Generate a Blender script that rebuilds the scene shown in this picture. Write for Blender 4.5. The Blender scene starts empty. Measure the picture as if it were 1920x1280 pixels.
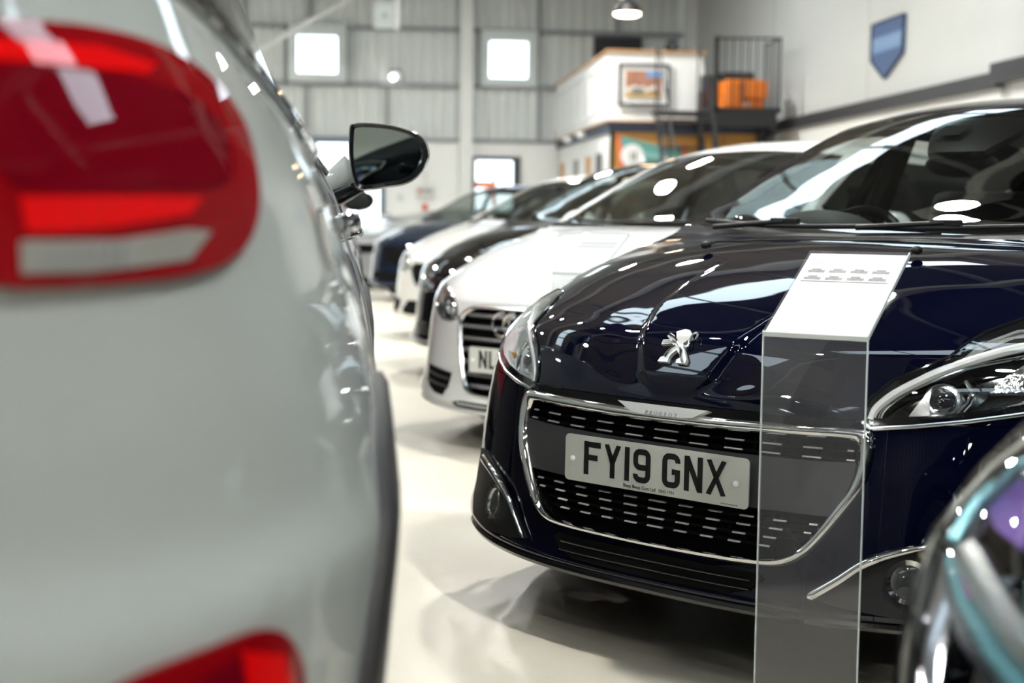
import bpy, bmesh, math, random
import numpy as np
from mathutils import Vector, Matrix
random.seed(7)
PI = math.pi
C = bpy.context.scene.collection
SC = bpy.context.scene

# ------------------------------------------------------------------ camera
cam_d = bpy.data.cameras.new('camera')
cam = bpy.data.objects.new('camera', cam_d); C.objects.link(cam)
cam_d.lens = 50.0; cam_d.sensor_width = 36.0; cam_d.clip_start = 0.02; cam_d.clip_end = 200
cam_d.dof.use_dof = True; cam_d.dof.focus_distance = 3.22; cam_d.dof.aperture_fstop = 2.7
PITCH = math.atan((640 - 408.0) / 2667.0)
cam.matrix_world = (Matrix.Translation((0, 0, 1.035)) @ Matrix.Rotation(-math.radians(6.3), 4, 'Z')
                    @ Matrix.Rotation(PI / 2 - PITCH, 4, 'X') @ Matrix.Rotation(0.0105, 4, 'Z'))
SC.camera = cam

# ------------------------------------------------------------------ world, exposure
w = bpy.data.worlds.new('world'); SC.world = w; w.use_nodes = True
bg = w.node_tree.nodes['Background']
bg.inputs['Color'].default_value = (0.86, 0.94, 1.0, 1); bg.inputs['Strength'].default_value = 3.0
vs = SC.view_settings
vs.view_transform = 'Standard'; vs.look = 'None'; vs.gamma = 1.0; vs.use_curve_mapping = False
vs.exposure = 0.64
SKYLIGHT = 4.2      # radiance of the translucent roof strips
LAMP = 1350.0        # radiance of the high-bay lamps

# ------------------------------------------------------------------ materials
MATS = {}
def lin(c): return tuple(((x + .055) / 1.055) ** 2.4 if x > .04045 else x / 12.92 for x in c)
def rgb(r, g, b): return lin((r / 255, g / 255, b / 255))
def pbr(name, col, rough=.5, metal=0., coat=0., spec=.5, noise=0., nscale=8., bump=0., bscale=60., coat_rough=.02,
        emit=None, film=0., alpha=1., trans=0., flake=0.):
    m = bpy.data.materials.new(name); m.use_nodes = True
    nt = m.node_tree; p = nt.nodes['Principled BSDF']
    p.inputs['Base Color'].default_value = (*col, 1); p.inputs['Roughness'].default_value = rough
    p.inputs['Metallic'].default_value = metal; p.inputs['Coat Weight'].default_value = coat
    p.inputs['Coat Roughness'].default_value = coat_rough
    p.inputs['Specular IOR Level'].default_value = spec
    p.inputs['Transmission Weight'].default_value = trans
    if film:
        p.inputs['Thin Film Thickness'].default_value = film; p.inputs['Thin Film IOR'].default_value = 1.8
    if emit:
        p.inputs['Emission Color'].default_value = (*emit[0], 1); p.inputs['Emission Strength'].default_value = emit[1]
    if noise or bump or flake:
        tc = nt.nodes.new('ShaderNodeTexCoord')
    if noise:
        n = nt.nodes.new('ShaderNodeTexNoise'); n.inputs['Scale'].default_value = nscale; n.inputs['Detail'].default_value = 5
        nt.links.new(tc.outputs['Object'], n.inputs['Vector'])
        mx = nt.nodes.new('ShaderNodeMix'); mx.data_type = 'RGBA'
        mx.inputs['A'].default_value = (*[c * (1 - noise) for c in col], 1)
        mx.inputs['B'].default_value = (*[min(1, c * (1 + noise)) for c in col], 1)
        nt.links.new(n.outputs['Fac'], mx.inputs['Factor']); nt.links.new(mx.outputs['Result'], p.inputs['Base Color'])
    if bump:
        n2 = nt.nodes.new('ShaderNodeTexNoise'); n2.inputs['Scale'].default_value = bscale
        nt.links.new(tc.outputs['Object'], n2.inputs['Vector'])
        b = nt.nodes.new('ShaderNodeBump'); b.inputs['Strength'].default_value = bump; b.inputs['Distance'].default_value = .01
        nt.links.new(n2.outputs['Fac'], b.inputs['Height']); nt.links.new(b.outputs['Normal'], p.inputs['Normal'])
    if flake:
        n3 = nt.nodes.new('ShaderNodeTexVoronoi'); n3.inputs['Scale'].default_value = 1400
        nt.links.new(tc.outputs['Object'], n3.inputs['Vector'])
        r = nt.nodes.new('ShaderNodeMapRange'); r.inputs['To Min'].default_value = rough; r.inputs['To Max'].default_value = rough + flake
        nt.links.new(n3.outputs['Color'], r.inputs['Value']); nt.links.new(r.outputs['Result'], p.inputs['Roughness'])
    MATS[name] = m
    return m
def glass(name, tint, ior=1.6, rough=0.0, haze=0.0, hazecol=(.6, .6, .6)):
    m = bpy.data.materials.new(name); m.use_nodes = True; nt = m.node_tree; nt.nodes.clear()
    out = nt.nodes.new('ShaderNodeOutputMaterial'); t = nt.nodes.new('ShaderNodeBsdfTransparent'); t.inputs[0].default_value = (*tint, 1)
    g = nt.nodes.new('ShaderNodeBsdfGlossy'); g.inputs['Roughness'].default_value = rough; g.inputs[0].default_value = (1, 1, 1, 1)
    # reflectance of a thin pane of this index, a function of the angle only
    f = nt.nodes.new('ShaderNodeFresnel'); ge = nt.nodes.new('ShaderNodeNewGeometry'); mi = nt.nodes.new('ShaderNodeMix')
    mi.inputs['A'].default_value = ior; mi.inputs['B'].default_value = 1 / ior      # the same sheet from either side
    nt.links.new(ge.outputs['Backfacing'], mi.inputs['Factor']); nt.links.new(mi.outputs['Result'], f.inputs['IOR'])
    mx = nt.nodes.new('ShaderNodeMixShader'); nt.links.new(f.outputs[0], mx.inputs[0])
    nt.links.new(t.outputs[0], mx.inputs[1]); nt.links.new(g.outputs[0], mx.inputs[2])
    last = mx
    if haze:
        d = nt.nodes.new('ShaderNodeBsdfDiffuse'); d.inputs[0].default_value = (*hazecol, 1)
        m2 = nt.nodes.new('ShaderNodeMixShader'); m2.inputs[0].default_value = haze
        nt.links.new(mx.outputs[0], m2.inputs[1]); nt.links.new(d.outputs[0], m2.inputs[2]); last = m2
    nt.links.new(last.outputs[0], out.inputs[0]); MATS[name] = m
    return m
def emitter(name, col, s):
    m = bpy.data.materials.new(name); m.use_nodes = True; nt = m.node_tree; nt.nodes.clear()
    out = nt.nodes.new('ShaderNodeOutputMaterial'); e = nt.nodes.new('ShaderNodeEmission')
    e.inputs[0].default_value = (*col, 1); e.inputs[1].default_value = s; nt.links.new(e.outputs[0], out.inputs[0]); MATS[name] = m
    return m

navy = pbr('navy_paint', (.0005, .0010, .0085), .45, 0., 1., .0, flake=.1)
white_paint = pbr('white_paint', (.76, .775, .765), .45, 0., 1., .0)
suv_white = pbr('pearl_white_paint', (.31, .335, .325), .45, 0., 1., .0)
silver_white = pbr('bumper_white_paint', (.66, .67, .66), .45, 0., 1., .0)
black_paint = pbr('black_paint', (.004, .004, .005), .45, 0., 1., .0)
blue_paint = pbr('dark_blue_paint', (.006, .012, .03), .4, .0, 1., .0)
silver_paint = pbr('silver_paint', (.55, .56, .56), .3, .6, 1., .5)
grey_paint = pbr('dark_grey_paint', (.02, .021, .024), .3, .2, 1., .5)
chrome = pbr('chrome', (.86, .86, .85), .06, 1.)
satin = pbr('satin_silver', (.62, .63, .63), .22, 1.)
dark_chrome = pbr('dark_chrome', (.16, .16, .17), .15, 1.)
black_gloss = pbr('gloss_black_plastic', (.006, .006, .007), .12, 0., .6)
black_plastic = pbr('matte_black_plastic', (.008, .008, .009), .5, spec=.3, bump=.12, bscale=600)
grey_plastic = pbr('dark_grey_plastic', (.035, .035, .037), .45, bump=.1, bscale=700)
cladding_black = pbr('black_cladding', (.016, .016, .017), .55, bump=.1, bscale=500)
void = pbr('grille_void', (.003, .003, .003), .8, spec=.1)
rubber = pbr('rubber', (.012, .012, .012), .8)
alloy = pbr('alloy', (.45, .46, .47), .3, 1.)
interior_dark = pbr('interior_dark_fabric', (.006, .006, .007), .8, bump=.2, bscale=300)
interior_mid = pbr('interior_grey_trim', (.03, .03, .032), .6)
interior_light = pbr('interior_light_trim', (.22, .22, .21), .6)
red_lens = pbr('red_lens', (.20, .0015, .004), .4, 0., 1., .0)
red_bright = pbr('red_reflector', (.62, .003, .004), .4, 0., 1., .0)
red_dark = pbr('dark_red_lens', (.12, .001, .006), .4, 0., 1., .0)
clear_lamp = pbr('clear_ribbed_lamp', (.34, .34, .31), .3, .4, 1.)
plate_white = pbr('plate_white', (.52, .54, .50), .3, coat=.4)
plate_text = pbr('plate_black', (.004, .004, .005), .4)
paper = pbr('paper_white', (.90, .91, .92), .5)
paper_grey = pbr('paper_print_grey', (.55, .55, .55), .6)
paper_dark = pbr('paper_print_dark', (.16, .15, .14), .6, noise=.5, nscale=90)
screen_glass = glass('windscreen_glass', (.56, .60, .58), 1.62)
side_glass = glass('side_glass', (.72, .76, .74), 1.55)
dark_glass = pbr('privacy_glass', (.010, .012, .013), .04, 0., .0, .8)
lens_glass = glass('lamp_lens_clear', (.90, .92, .92), 1.5)
film_lens = pbr('iridescent_reflector', (.55, .55, .60), .16, 1., film=420)
violet_mat = pbr('violet_sheen', (.13, .04, .36), .3, .4, 1.)  # solid violet standing in for the near lamp's iridescent sheen
teal_mat = pbr('teal_sheen', (.25, .55, .62), .25, .6, 1.)  # solid teal, part of the same painted sheen
mirror_mat = pbr('mirror_glass', (.24, .29, .295), .0, 1.)
acrylic = glass('acrylic', (.97, .975, .98), 1.5, haze=.04, hazecol=(.7, .7, .72))
acrylic_edge = pbr('acrylic_edge', (.60, .66, .66), .15, 0., 1.)
pane_glass = glass('window_pane', (.92, .95, .97), 1.45)
orange_lens = pbr('amber_bulb', (.7, .3, .02), .3, 0., 1.)

def floor_material():
    m = pbr('cream_floor_paint', (.70, .665, .585), .34, 0., 0., .5)
    nt = m.node_tree; p = nt.nodes['Principled BSDF']
    tc = nt.nodes.new('ShaderNodeTexCoord')
    n1 = nt.nodes.new('ShaderNodeTexNoise'); n1.inputs['Scale'].default_value = 1.3; n1.inputs['Detail'].default_value = 9; n1.inputs['Roughness'].default_value = .62
    n2 = nt.nodes.new('ShaderNodeTexNoise'); n2.inputs['Scale'].default_value = 38; n2.inputs['Detail'].default_value = 4
    for n in (n1, n2): nt.links.new(tc.outputs['Object'], n.inputs['Vector'])
    a = nt.nodes.new('ShaderNodeMix'); a.data_type = 'RGBA'; a.inputs['A'].default_value = (.67, .615, .505, 1); a.inputs['B'].default_value = (.80, .755, .645, 1)
    nt.links.new(n1.outputs['Fac'], a.inputs['Factor'])
    r = nt.nodes.new('ShaderNodeMapRange'); r.inputs['From Min'].default_value = .62; r.inputs['From Max'].default_value = .8; r.inputs['To Max'].default_value = .35
    nt.links.new(n2.outputs['Fac'], r.inputs['Value'])
    b = nt.nodes.new('ShaderNodeMix'); b.data_type = 'RGBA'; b.inputs['B'].default_value = (.42, .39, .33, 1)
    nt.links.new(r.outputs['Result'], b.inputs['Factor']); nt.links.new(a.outputs['Result'], b.inputs['A'])
    nt.links.new(b.outputs['Result'], p.inputs['Base Color'])
    rr = nt.nodes.new('ShaderNodeMapRange'); rr.inputs['To Min'].default_value = .26; rr.inputs['To Max'].default_value = .5
    nt.links.new(n1.outputs['Fac'], rr.inputs['Value']); nt.links.new(rr.outputs['Result'], p.inputs['Roughness'])
    return m
floor_mat = floor_material()
cladding = pbr('grey_steel_cladding', (.66, .69, .665), .5, 0., 0., .4, noise=.05, nscale=.8)
block_white = pbr('painted_white_wall', (.80, .80, .77), .6, noise=.03, nscale=2)
right_white = pbr('white_cladding', (.62, .635, .615), .5, noise=.03, nscale=1.5)
steel_grey = pbr('grey_painted_steel', (.27, .28, .29), .5)
steel_white = pbr('white_painted_steel', (.74, .75, .72), .45)
pale_frame = pbr('pale_frame', (.62, .67, .66), .5)
charcoal = pbr('charcoal_steel', (.035, .037, .042), .5)
black_steel = pbr('black_steel', (.012, .012, .014), .45)
ceiling_mat = pbr('roof_sheet', (.24, .215, .19), .55, noise=.06, nscale=.7)
dark_clad = pbr('dark_cladding', (.05, .05, .053), .55, noise=.1, nscale=.6)
office_white = pbr('office_panel_white', (.80, .80, .78), .5)
wood = pbr('orange_plywood', (.55, .27, .06), .5, noise=.25, nscale=3)
wood_edge = pbr('timber_edge', (.45, .26, .12), .6)
orange = pbr('orange_plastic', (.90, .22, .015), .4)
teal = pbr('teal_paint', (.11, .32, .28), .5)
red_orange = pbr('red_orange_paint', (.80, .10, .03), .5)
print_a = pbr('print_brick', (.35, .16, .10), .6, noise=.6, nscale=14)
print_b = pbr('print_pale', (.62, .60, .55), .6, noise=.4, nscale=18)
print_c = pbr('print_blue', (.18, .30, .52), .6, noise=.3, nscale=10)
print_d = pbr('print_ochre', (.55, .38, .14), .6, noise=.5, nscale=20)
shield_blue = pbr('shield_blue', (.075, .13, .27), .4, noise=.35, nscale=30)
shield_light = pbr('shield_light_blue', (.20, .33, .55), .4, noise=.3, nscale=40)
red_sign = pbr('red_plastic', (.55, .05, .03), .5)
lamp_emit = emitter('high_bay_light', (1., .98, .93), LAMP)
warm_emit = emitter('warm_bulb', (1., .74, .45), 14.)
tube_emit = emitter('tube_light', (.95, 1., 1.), 4.)
sky_emit = emitter('roof_daylight', (.74, .90, 1.), SKYLIGHT)

# ------------------------------------------------------------------ mesh helpers
class MB:
    def __init__(s): s.v = []; s.f = []
    def add(s, vs_, fs_):
        o = len(s.v); s.v += [tuple(map(float, p)) for p in vs_]; s.f += [tuple(i + o for i in f) for f in fs_]
        return s
    def box(s, x0, x1, y0, y1, z0, z1, m=None):
        p = [(x0, y0, z0), (x1, y0, z0), (x1, y1, z0), (x0, y1, z0), (x0, y0, z1), (x1, y0, z1), (x1, y1, z1), (x0, y1, z1)]
        if m is not None: p = [tuple(m @ Vector(q)) for q in p]
        return s.add(p, [(3, 2, 1, 0), (4, 5, 6, 7), (0, 1, 5, 4), (1, 2, 6, 5), (2, 3, 7, 6), (3, 0, 4, 7)])
    def bar(s, a, b, w_, h_=None, up=(0, 0, 1)):
        a = Vector(a); b = Vector(b); d = (b - a).normalized(); u = Vector(up)
        if abs(d.dot(u)) > .98: u = Vector((0, 1, 0))
        x = d.cross(u).normalized(); y = x.cross(d); h_ = h_ or w_
        p = [e + x * (i * w_ / 2) + y * (j * h_ / 2) for e in (a, b) for i, j in ((-1, -1), (1, -1), (1, 1), (-1, 1))]
        return s.add(p, [(0, 1, 2, 3), (7, 6, 5, 4), (0, 4, 5, 1), (1, 5, 6, 2), (2, 6, 7, 3), (3, 7, 4, 0)])
    def tube(s, pts, r, n=10, closed=False, sx=1., up=None):
        pts = [Vector(p) for p in pts]; N = len(pts); rings = []
        ref = None
        for i, p in enumerate(pts):
            a = pts[(i - 1) % N] if closed or i > 0 else p; b = pts[(i + 1) % N] if closed or i < N - 1 else p
            d = (b - a).normalized()
            if ref is None:
                ref = Vector(up) if up else (Vector((0, 0, 1)) if abs(d.z) < .9 else Vector((1, 0, 0)))
            x = d.cross(ref)
            if x.length < 1e-5: x = d.cross(Vector((1, .3, .2)))
            x.normalize(); y = x.cross(d)
            if not up: ref = y
            rr = r[i] if isinstance(r, (list, tuple)) else r
            rings.append([p + x * (math.cos(2 * PI * k / n) * rr * sx) + y * (math.sin(2 * PI * k / n) * rr) for k in range(n)])
        vv = [q for ring in rings for q in ring]; ff = []
        for i in range(N if closed else N - 1):
            j = (i + 1) % N
            for k in range(n): ff.append((i * n + k, i * n + (k + 1) % n, j * n + (k + 1) % n, j * n + k))
        if not closed: ff += [tuple(range(n))[::-1], tuple((N - 1) * n + k for k in range(n))]
        return s.add(vv, ff)
    def lathe(s, prof, n=24, o=(0, 0, 0), ax=(0, 0, 1)):
        q = Vector((0, 0, 1)).rotation_difference(Vector(ax)).to_matrix(); o = Vector(o); vv = []; ff = []
        for r, h in prof:
            for k in range(n): vv.append(o + q @ Vector((r * math.cos(2 * PI * k / n), r * math.sin(2 * PI * k / n), h)))
        for i in range(len(prof) - 1):
            for k in range(n): ff.append((i * n + k, i * n + (k + 1) % n, (i + 1) * n + (k + 1) % n, (i + 1) * n + k))
        if prof[0][0] > 1e-6: ff.append(tuple(range(n))[::-1])
        if prof[-1][0] > 1e-6: ff.append(tuple((len(prof) - 1) * n + k for k in range(n)))
        return s.add(vv, ff)
    def prism(s, poly, o, ex, ey, ez, depth):
        """polygon in the plane (ex, ey) at o, extruded along ez by depth"""
        o = Vector(o); ex = Vector(ex); ey = Vector(ey); ez = Vector(ez); n = len(poly)
        a = [o + ex * p[0] + ey * p[1] for p in poly]; b = [p + ez * depth for p in a]
        return s.add(a + b, [tuple(range(n))[::-1], tuple(range(n, 2 * n))] + [(i, (i + 1) % n, n + (i + 1) % n, n + i) for i in range(n)])
    def ball(s, c, r, n=14, m=9, sc=(1, 1, 1)):
        vv = [(c[0], c[1], c[2] + r * sc[2])]; ff = []
        for i in range(1, m):
            t = PI * i / m
            for k in range(n):
                p = 2 * PI * k / n; vv.append((c[0] + r * sc[0] * math.sin(t) * math.cos(p), c[1] + r * sc[1] * math.sin(t) * math.sin(p), c[2] + r * sc[2] * math.cos(t)))
        vv.append((c[0], c[1], c[2] - r * sc[2]))
        for k in range(n): ff.append((0, 1 + k, 1 + (k + 1) % n))
        for i in range(m - 2):
            for k in range(n): ff.append((1 + i * n + k, 1 + (i + 1) * n + k, 1 + (i + 1) * n + (k + 1) % n, 1 + i * n + (k + 1) % n))
        L = len(vv) - 1; b = 1 + (m - 2) * n
        for k in range(n): ff.append((b + k, L, b + (k + 1) % n))
        return s.add(vv, ff)
    def build(s, name, mat, parent=None, smooth=35, recalc=True, solid=0., subsurf=0, bevel=0.):
        me = bpy.data.meshes.new(name); me.from_pydata(s.v, [], s.f); me.update()
        bm = bmesh.new(); bm.from_mesh(me); bmesh.ops.remove_doubles(bm, verts=bm.verts, dist=1e-5)
        if recalc: bmesh.ops.recalc_face_normals(bm, faces=bm.faces)
        bm.to_mesh(me); bm.free()
        o = bpy.data.objects.new(name, me); C.objects.link(o)
        for m in (mat if isinstance(mat, (list, tuple)) else [mat]): me.materials.append(m)
        if smooth:
            me.shade_smooth() if hasattr(me, 'shade_smooth') else me.polygons.foreach_set('use_smooth', [True] * len(me.polygons))
            if smooth < 180: me.set_sharp_from_angle(angle=math.radians(smooth))
        if parent: o.parent = parent
        if bevel:
            b = o.modifiers.new('bevel', 'BEVEL'); b.width = bevel; b.segments = 2; b.limit_method = 'ANGLE'
        if solid:
            so = o.modifiers.new('solid', 'SOLIDIFY'); so.thickness = solid; so.offset = -1
        if subsurf:
            ss = o.modifiers.new('sub', 'SUBSURF'); ss.levels = ss.render_levels = subsurf
        return o
def thing(name, label, cat, loc=(0, 0, 0), rz=0., group=None):
    o = bpy.data.objects.new(name, None); C.objects.link(o); o.location = loc; o.rotation_euler = (0, 0, rz)
    o['label'] = label; o['category'] = cat; o.empty_display_size = .1
    if group: o['group'] = group
    return o
def tag(o, label, cat, group=None):
    o['label'] = label; o['category'] = cat
    if group: o['group'] = group
    return o
def struct(name, mb, mat, parent=None, **k):
    o = mb.build(name, mat, parent, **k)
    if not parent: o['kind'] = 'structure'
    return o
def text_mesh(name, body, size, mat, parent, mtx, extrude=.0005, space=1.0, xs=1.0):
    cu = bpy.data.curves.new(name + '_curve', 'FONT'); cu.body = body; cu.size = size; cu.extrude = extrude
    cu.align_x = 'CENTER'; cu.align_y = 'CENTER'; cu.space_character = space
    t = bpy.data.objects.new(name + '_tmp', cu); C.objects.link(t)
    dg = bpy.context.evaluated_depsgraph_get(); me = bpy.data.meshes.new_from_object(t.evaluated_get(dg))
    bpy.data.objects.remove(t); bpy.data.curves.remove(cu)
    me.transform(Matrix.Diagonal((xs, 1, 1, 1))); me.transform(mtx)
    me.materials.clear(); me.materials.append(mat); me.name = name
    o = bpy.data.objects.new(name, me); C.objects.link(o); o.parent = parent
    return o

# ------------------------------------------------------------------ the hall
XL, XR, YB, YF = -9.0, 6.17, 26.0, -9.0
EAVE, RIDGE, XM = 6.0, 7.6, -1.4
struct('floor', MB().box(XL - .2, XR + .2, YF - .2, YB + 14, -.12, 0), floor_mat, smooth=0)
def wall_with_holes(name, y, th, x0, x1, z1, holes, mat):
    """wall in the plane y, rectangular openings (x0, x1, z0, z1)"""
    xs = sorted({x0, x1, *[h[0] for h in holes], *[h[1] for h in holes]}); zs = sorted({0, z1, *[h[2] for h in holes], *[h[3] for h in holes]})
    mb = MB()
    for a, b in zip(xs, xs[1:]):
        for c_, d in zip(zs, zs[1:]):
            mx, mz = (a + b) / 2, (c_ + d) / 2
            if not any(h[0] < mx < h[1] and h[2] < mz < h[3] for h in holes): mb.box(a, b, y, y + th, c_, d)
    return mb
DOOR2 = (-1.9, .43, 0, 2.36); DOOR1 = (2.17, 2.93, 0, 2.07)
struct('wall_back', wall_with_holes('b', YB, .18, XL, XR, 2.39, [DOOR2, DOOR1], block_white), block_white, smooth=0)
WINS = [(-1.05, -.33, 3.57, 4.24), (2.40, 3.11, 3.55, 4.22)]
# ribbed cladding above the block wall: a real corrugated sheet, interrupted at the two windows
def ribbed(x0, x1, z0, z1, y, pitch=.20, dep=.035):
    mb = MB(); n = max(1, int(round((x1 - x0) / pitch))); p = (x1 - x0) / n; pr = []
    for i in range(n):
        a = x0 + i * p
        pr += [(a, y), (a + p * .55, y), (a + p * .68, y - dep), (a + p * .87, y - dep)]
    pr.append((x1, y)); v = [(x, yy, z) for x, yy in pr for z in (z0, z1)]
    return mb.add(v, [(2 * i, 2 * i + 2, 2 * i + 3, 2 * i + 1) for i in range(len(pr) - 1)])
up = MB()
cells_x = sorted({XL, XR, *[a for h in WINS for a in h[:2]]}); cells_z = sorted({2.39, 7.4, *[a for h in WINS for a in h[2:]]})
for a, b in zip(cells_x, cells_x[1:]):
    for c_, d in zip(cells_z, cells_z[1:]):
        if not any(h[0] < (a + b) / 2 < h[1] and h[2] < (c_ + d) / 2 < h[3] for h in WINS):
            r = ribbed(a, b, c_, d, YB + .08); up.add(r.v, r.f)
struct('wall_back_upper', up, cladding, smooth=0, recalc=False)
struct('wall_right', MB().box(XR, XR + .2, 10.5, YB, 0, EAVE), right_white, smooth=0)
struct('wall_right_near', MB().box(XR, XR + .2, YF, 10.5, 0, EAVE), dark_clad, smooth=0)  # unseen stretch coloured dark so the navy bonnet reflects dark
struct('wall_left', MB().box(XL - .2, XL, YF, YB, 0, EAVE), dark_clad, smooth=0)
fr = ribbed(XL, XR, 0, 7.4, YF, .25); struct('wall_front', fr, dark_clad, smooth=0, recalc=False)
roof = MB(); roof_dark = MB()
def zroof(x): return EAVE + (RIDGE - EAVE) * (1 - abs(x - XM) / ((XR - XM) if x > XM else (XM - XL)))
STR = [(-4.6, 1.0), (3.2, 1.0), (11.0, 1.0), (18.8, 1.0)]
ys = sorted([YF - .3, YB + .3] + [a for s in STR for a in (s[0], s[0] + s[1])])
for x0, x1 in ((XL, XL + .9), (XL + .9, XM - 2.2), (XM - 2.2, XM), (XM, XM + .7), (XM + .7, XR - .9), (XR - .9, XR)):
    for a, b in zip(ys, ys[1:]):
        lit = any(abs(a - s[0]) < 1e-6 for s in STR) and (x0 in (XL + .9, XM + .7))
        if lit: continue
        za, zb = zroof(x0), zroof(x1)
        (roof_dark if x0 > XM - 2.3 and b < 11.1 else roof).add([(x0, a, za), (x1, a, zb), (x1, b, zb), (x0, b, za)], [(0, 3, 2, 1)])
struct('ceiling', roof, ceiling_mat, smooth=0, recalc=False)
struct('ceiling_near', roof_dark, pbr('darkened_roof_sheet', (.03, .028, .027), .6, noise=.1, nscale=.7), smooth=0, recalc=False)  # roof colour darkened over this part to darken the bonnet's reflections
k = 0
for s in STR:
    for x0, x1 in ((XL + .9, XM - 2.2), (XM + .7, XR - .9)):
        k += 1; mb = MB(); n = 8; v = []; f = []
        for i in range(n + 1):                      # corrugated translucent sheet
            y = s[0] + s[1] * i / n
            v += [(x0, y, zroof(x0) + .03 * (i % 2)), (x1, y, zroof(x1) + .03 * (i % 2))]
            if i: f.append((2 * i - 2, 2 * i, 2 * i + 1, 2 * i - 1))
        mb.add(v, f); struct('window_%d' % (k + 2), mb, sky_emit, smooth=0, recalc=False)
# purlins and portal rafters under the roof
pm = MB()
for x in [XL + .8 + 1.55 * i for i in range(10)]: pm.bar((x, YF, zroof(x) - .12), (x, YB, zroof(x) - .12), .07, .18)
struct('trim_1', pm, steel_grey, smooth=0)
rf = MB()
for y in (-4, 2, 8.0, 13.2, 18.4, 23.6):
    rf.bar((XL, y, zroof(XL) - .35), (XM, y, RIDGE - .35), .18, .34); rf.bar((XM, y, RIDGE - .35), (XR, y, zroof(XR) - .35), .18, .34)
struct('trim_2', rf, steel_white, smooth=0)
# rails and mullions on the cladding of the back wall
rl = MB()
for z in (2.42, 3.40, 4.40, 5.40): rl.box(XL, XR, YB - .05, YB + .02, z - .035, z + .035)
for x in (-4.5, -3.1, -1.95): rl.box(x - .03, x + .03, YB - .04, YB + .02, 2.45, 6)
for x in (-.87, .57, 3.33): rl.box(x - .03, x + .03, YB - .04, YB + .02, 2.45, 3.4)
for x in (-1.22, -.15, 2.21, 3.31): rl.box(x - .025, x + .025, YB - .05, YB + .02, 3.4, 4.4)
for x in (-.80, 3.30, 4.75): rl.box(x - .03, x + .03, YB - .04, YB + .02, 4.43, 6)
struct('trim_3', rl, steel_grey, smooth=0)
for i, h in enumerate(WINS):
    fx0, fx1, fz0, fz1 = h[0] - .145, h[1] + .16, h[2] - .145, h[3] + .19
    mb = MB()
    mb.box(fx0, h[0], YB - .06, YB + .1, fz0, fz1); mb.box(h[1], fx1, YB - .06, YB + .1, fz0, fz1)
    mb.box(h[0], h[1], YB - .06, YB + .1, fz0, h[2]); mb.box(h[0], h[1], YB - .06, YB + .1, h[3], fz1)
    wf = struct('window_%d' % (i + 1), mb, pale_frame, smooth=0)
    MB().box(h[0], h[1], YB + .03, YB + .04, h[2], h[3]).build('pane', pane_glass, wf, smooth=0)
# doors
mb = MB(); x0, x1, z1 = 2.11, 2.99, 2.14
mb.box(x0, 2.17, YB - .06, YB + .12, 0, z1); mb.box(2.86, x1, YB - .06, YB + .12, 0, z1); mb.box(2.17, 2.86, YB - .06, YB + .12, 2.07, z1)
mb.box(2.17, 2.86, YB, YB + .05, 0, .15)
d1 = struct('door_1', mb, charcoal, smooth=0)
MB().box(2.17, 2.86, YB + .02, YB + .03, .15, 2.07).build('pane', pane_glass, d1, smooth=0)
MB().tube([(2.80, YB - .02, .85), (2.80, YB - .1, .9), (2.80, YB - .1, 1.2), (2.80, YB - .02, 1.25)], .012).build('handle', satin, d1)
mb = MB(); mb.box(.43, .53, YB - .06, YB + .18, 0, 2.42); mb.box(-1.98, -1.9, YB - .06, YB + .18, 0, 2.42); mb.box(-1.9, .43, YB - .06, YB + .18, 2.34, 2.42)
mb.box(-.76, -.70, YB + .05, YB + .1, 0, 2.34)
struct('door_2', mb, pbr('blue_grey_frame', (.10, .15, .22), .5), smooth=0)
struct('trim_4', MB().box(1.86, 2.09, YB - .26, YB - .02, 0, 6.4), steel_white, smooth=0)       # portal column
struct('trim_5', MB().tube([(-1.75, 25.5, 3.87), (.9, 25.5, 5.42)], .055), steel_white)            # diagonal brace
# dark girder along the head of the right block wall, and the stepped piece nearer the camera
mb = MB(); mb.box(XR - .10, XR, 13.17, YB, 2.33, 2.475); mb.box(XR - .16, XR, 10.0, 13.17, 2.36, 2.545)
struct('trim_6', mb, charcoal, smooth=0)
struct('trim_7', MB().box(XR - .02, XR, 10.5, 13.0, 0, 2.36).box(XR - .02, XR, 13.2, YB, 0, 2.33), block_white, smooth=0)
sm_ = MB()
for y in (11.5, 16.89, 20.9, 22.4): sm_.box(XR - .006, XR, y - .012, y + .012, 2.5, EAVE)
struct('trim_8', sm_, pbr('panel_seam', (.50, .50, .48), .6), smooth=0)
struct('trim_9', MB().box(XR - .22, XR, YB - .25, YB, 0, 6), steel_white, smooth=0)

# high-bay lamps: black housings with a lit face
n = 0
LAMPS = [(x, y) for y in (-5.8, 0.6, 7.0, 13.4, 19.4) for x in (-5.2, 2.1)]
for (x, y) in LAMPS:
    z = 5.2
    t = thing('high_bay_lamp', 'round black high bay lamp with a white lit face, hung from the roof', 'lamp', (x, y, z), 0, 'high bay lamps under the roof')
    MB().lathe([(.21, .0), (.215, .05), (.12, .10), (.10, .22), (.02, .24)], 28).build('housing', black_steel, t)
    MB().lathe([(.0, -.002), (.195, -.002)], 28).build('diffuser', lamp_emit, t, smooth=0)
    MB().tube([(0, 0, .24), (0, 0, zroof(x) - z - .02)], .006, 6).build('cable', black_plastic, t)

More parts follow.
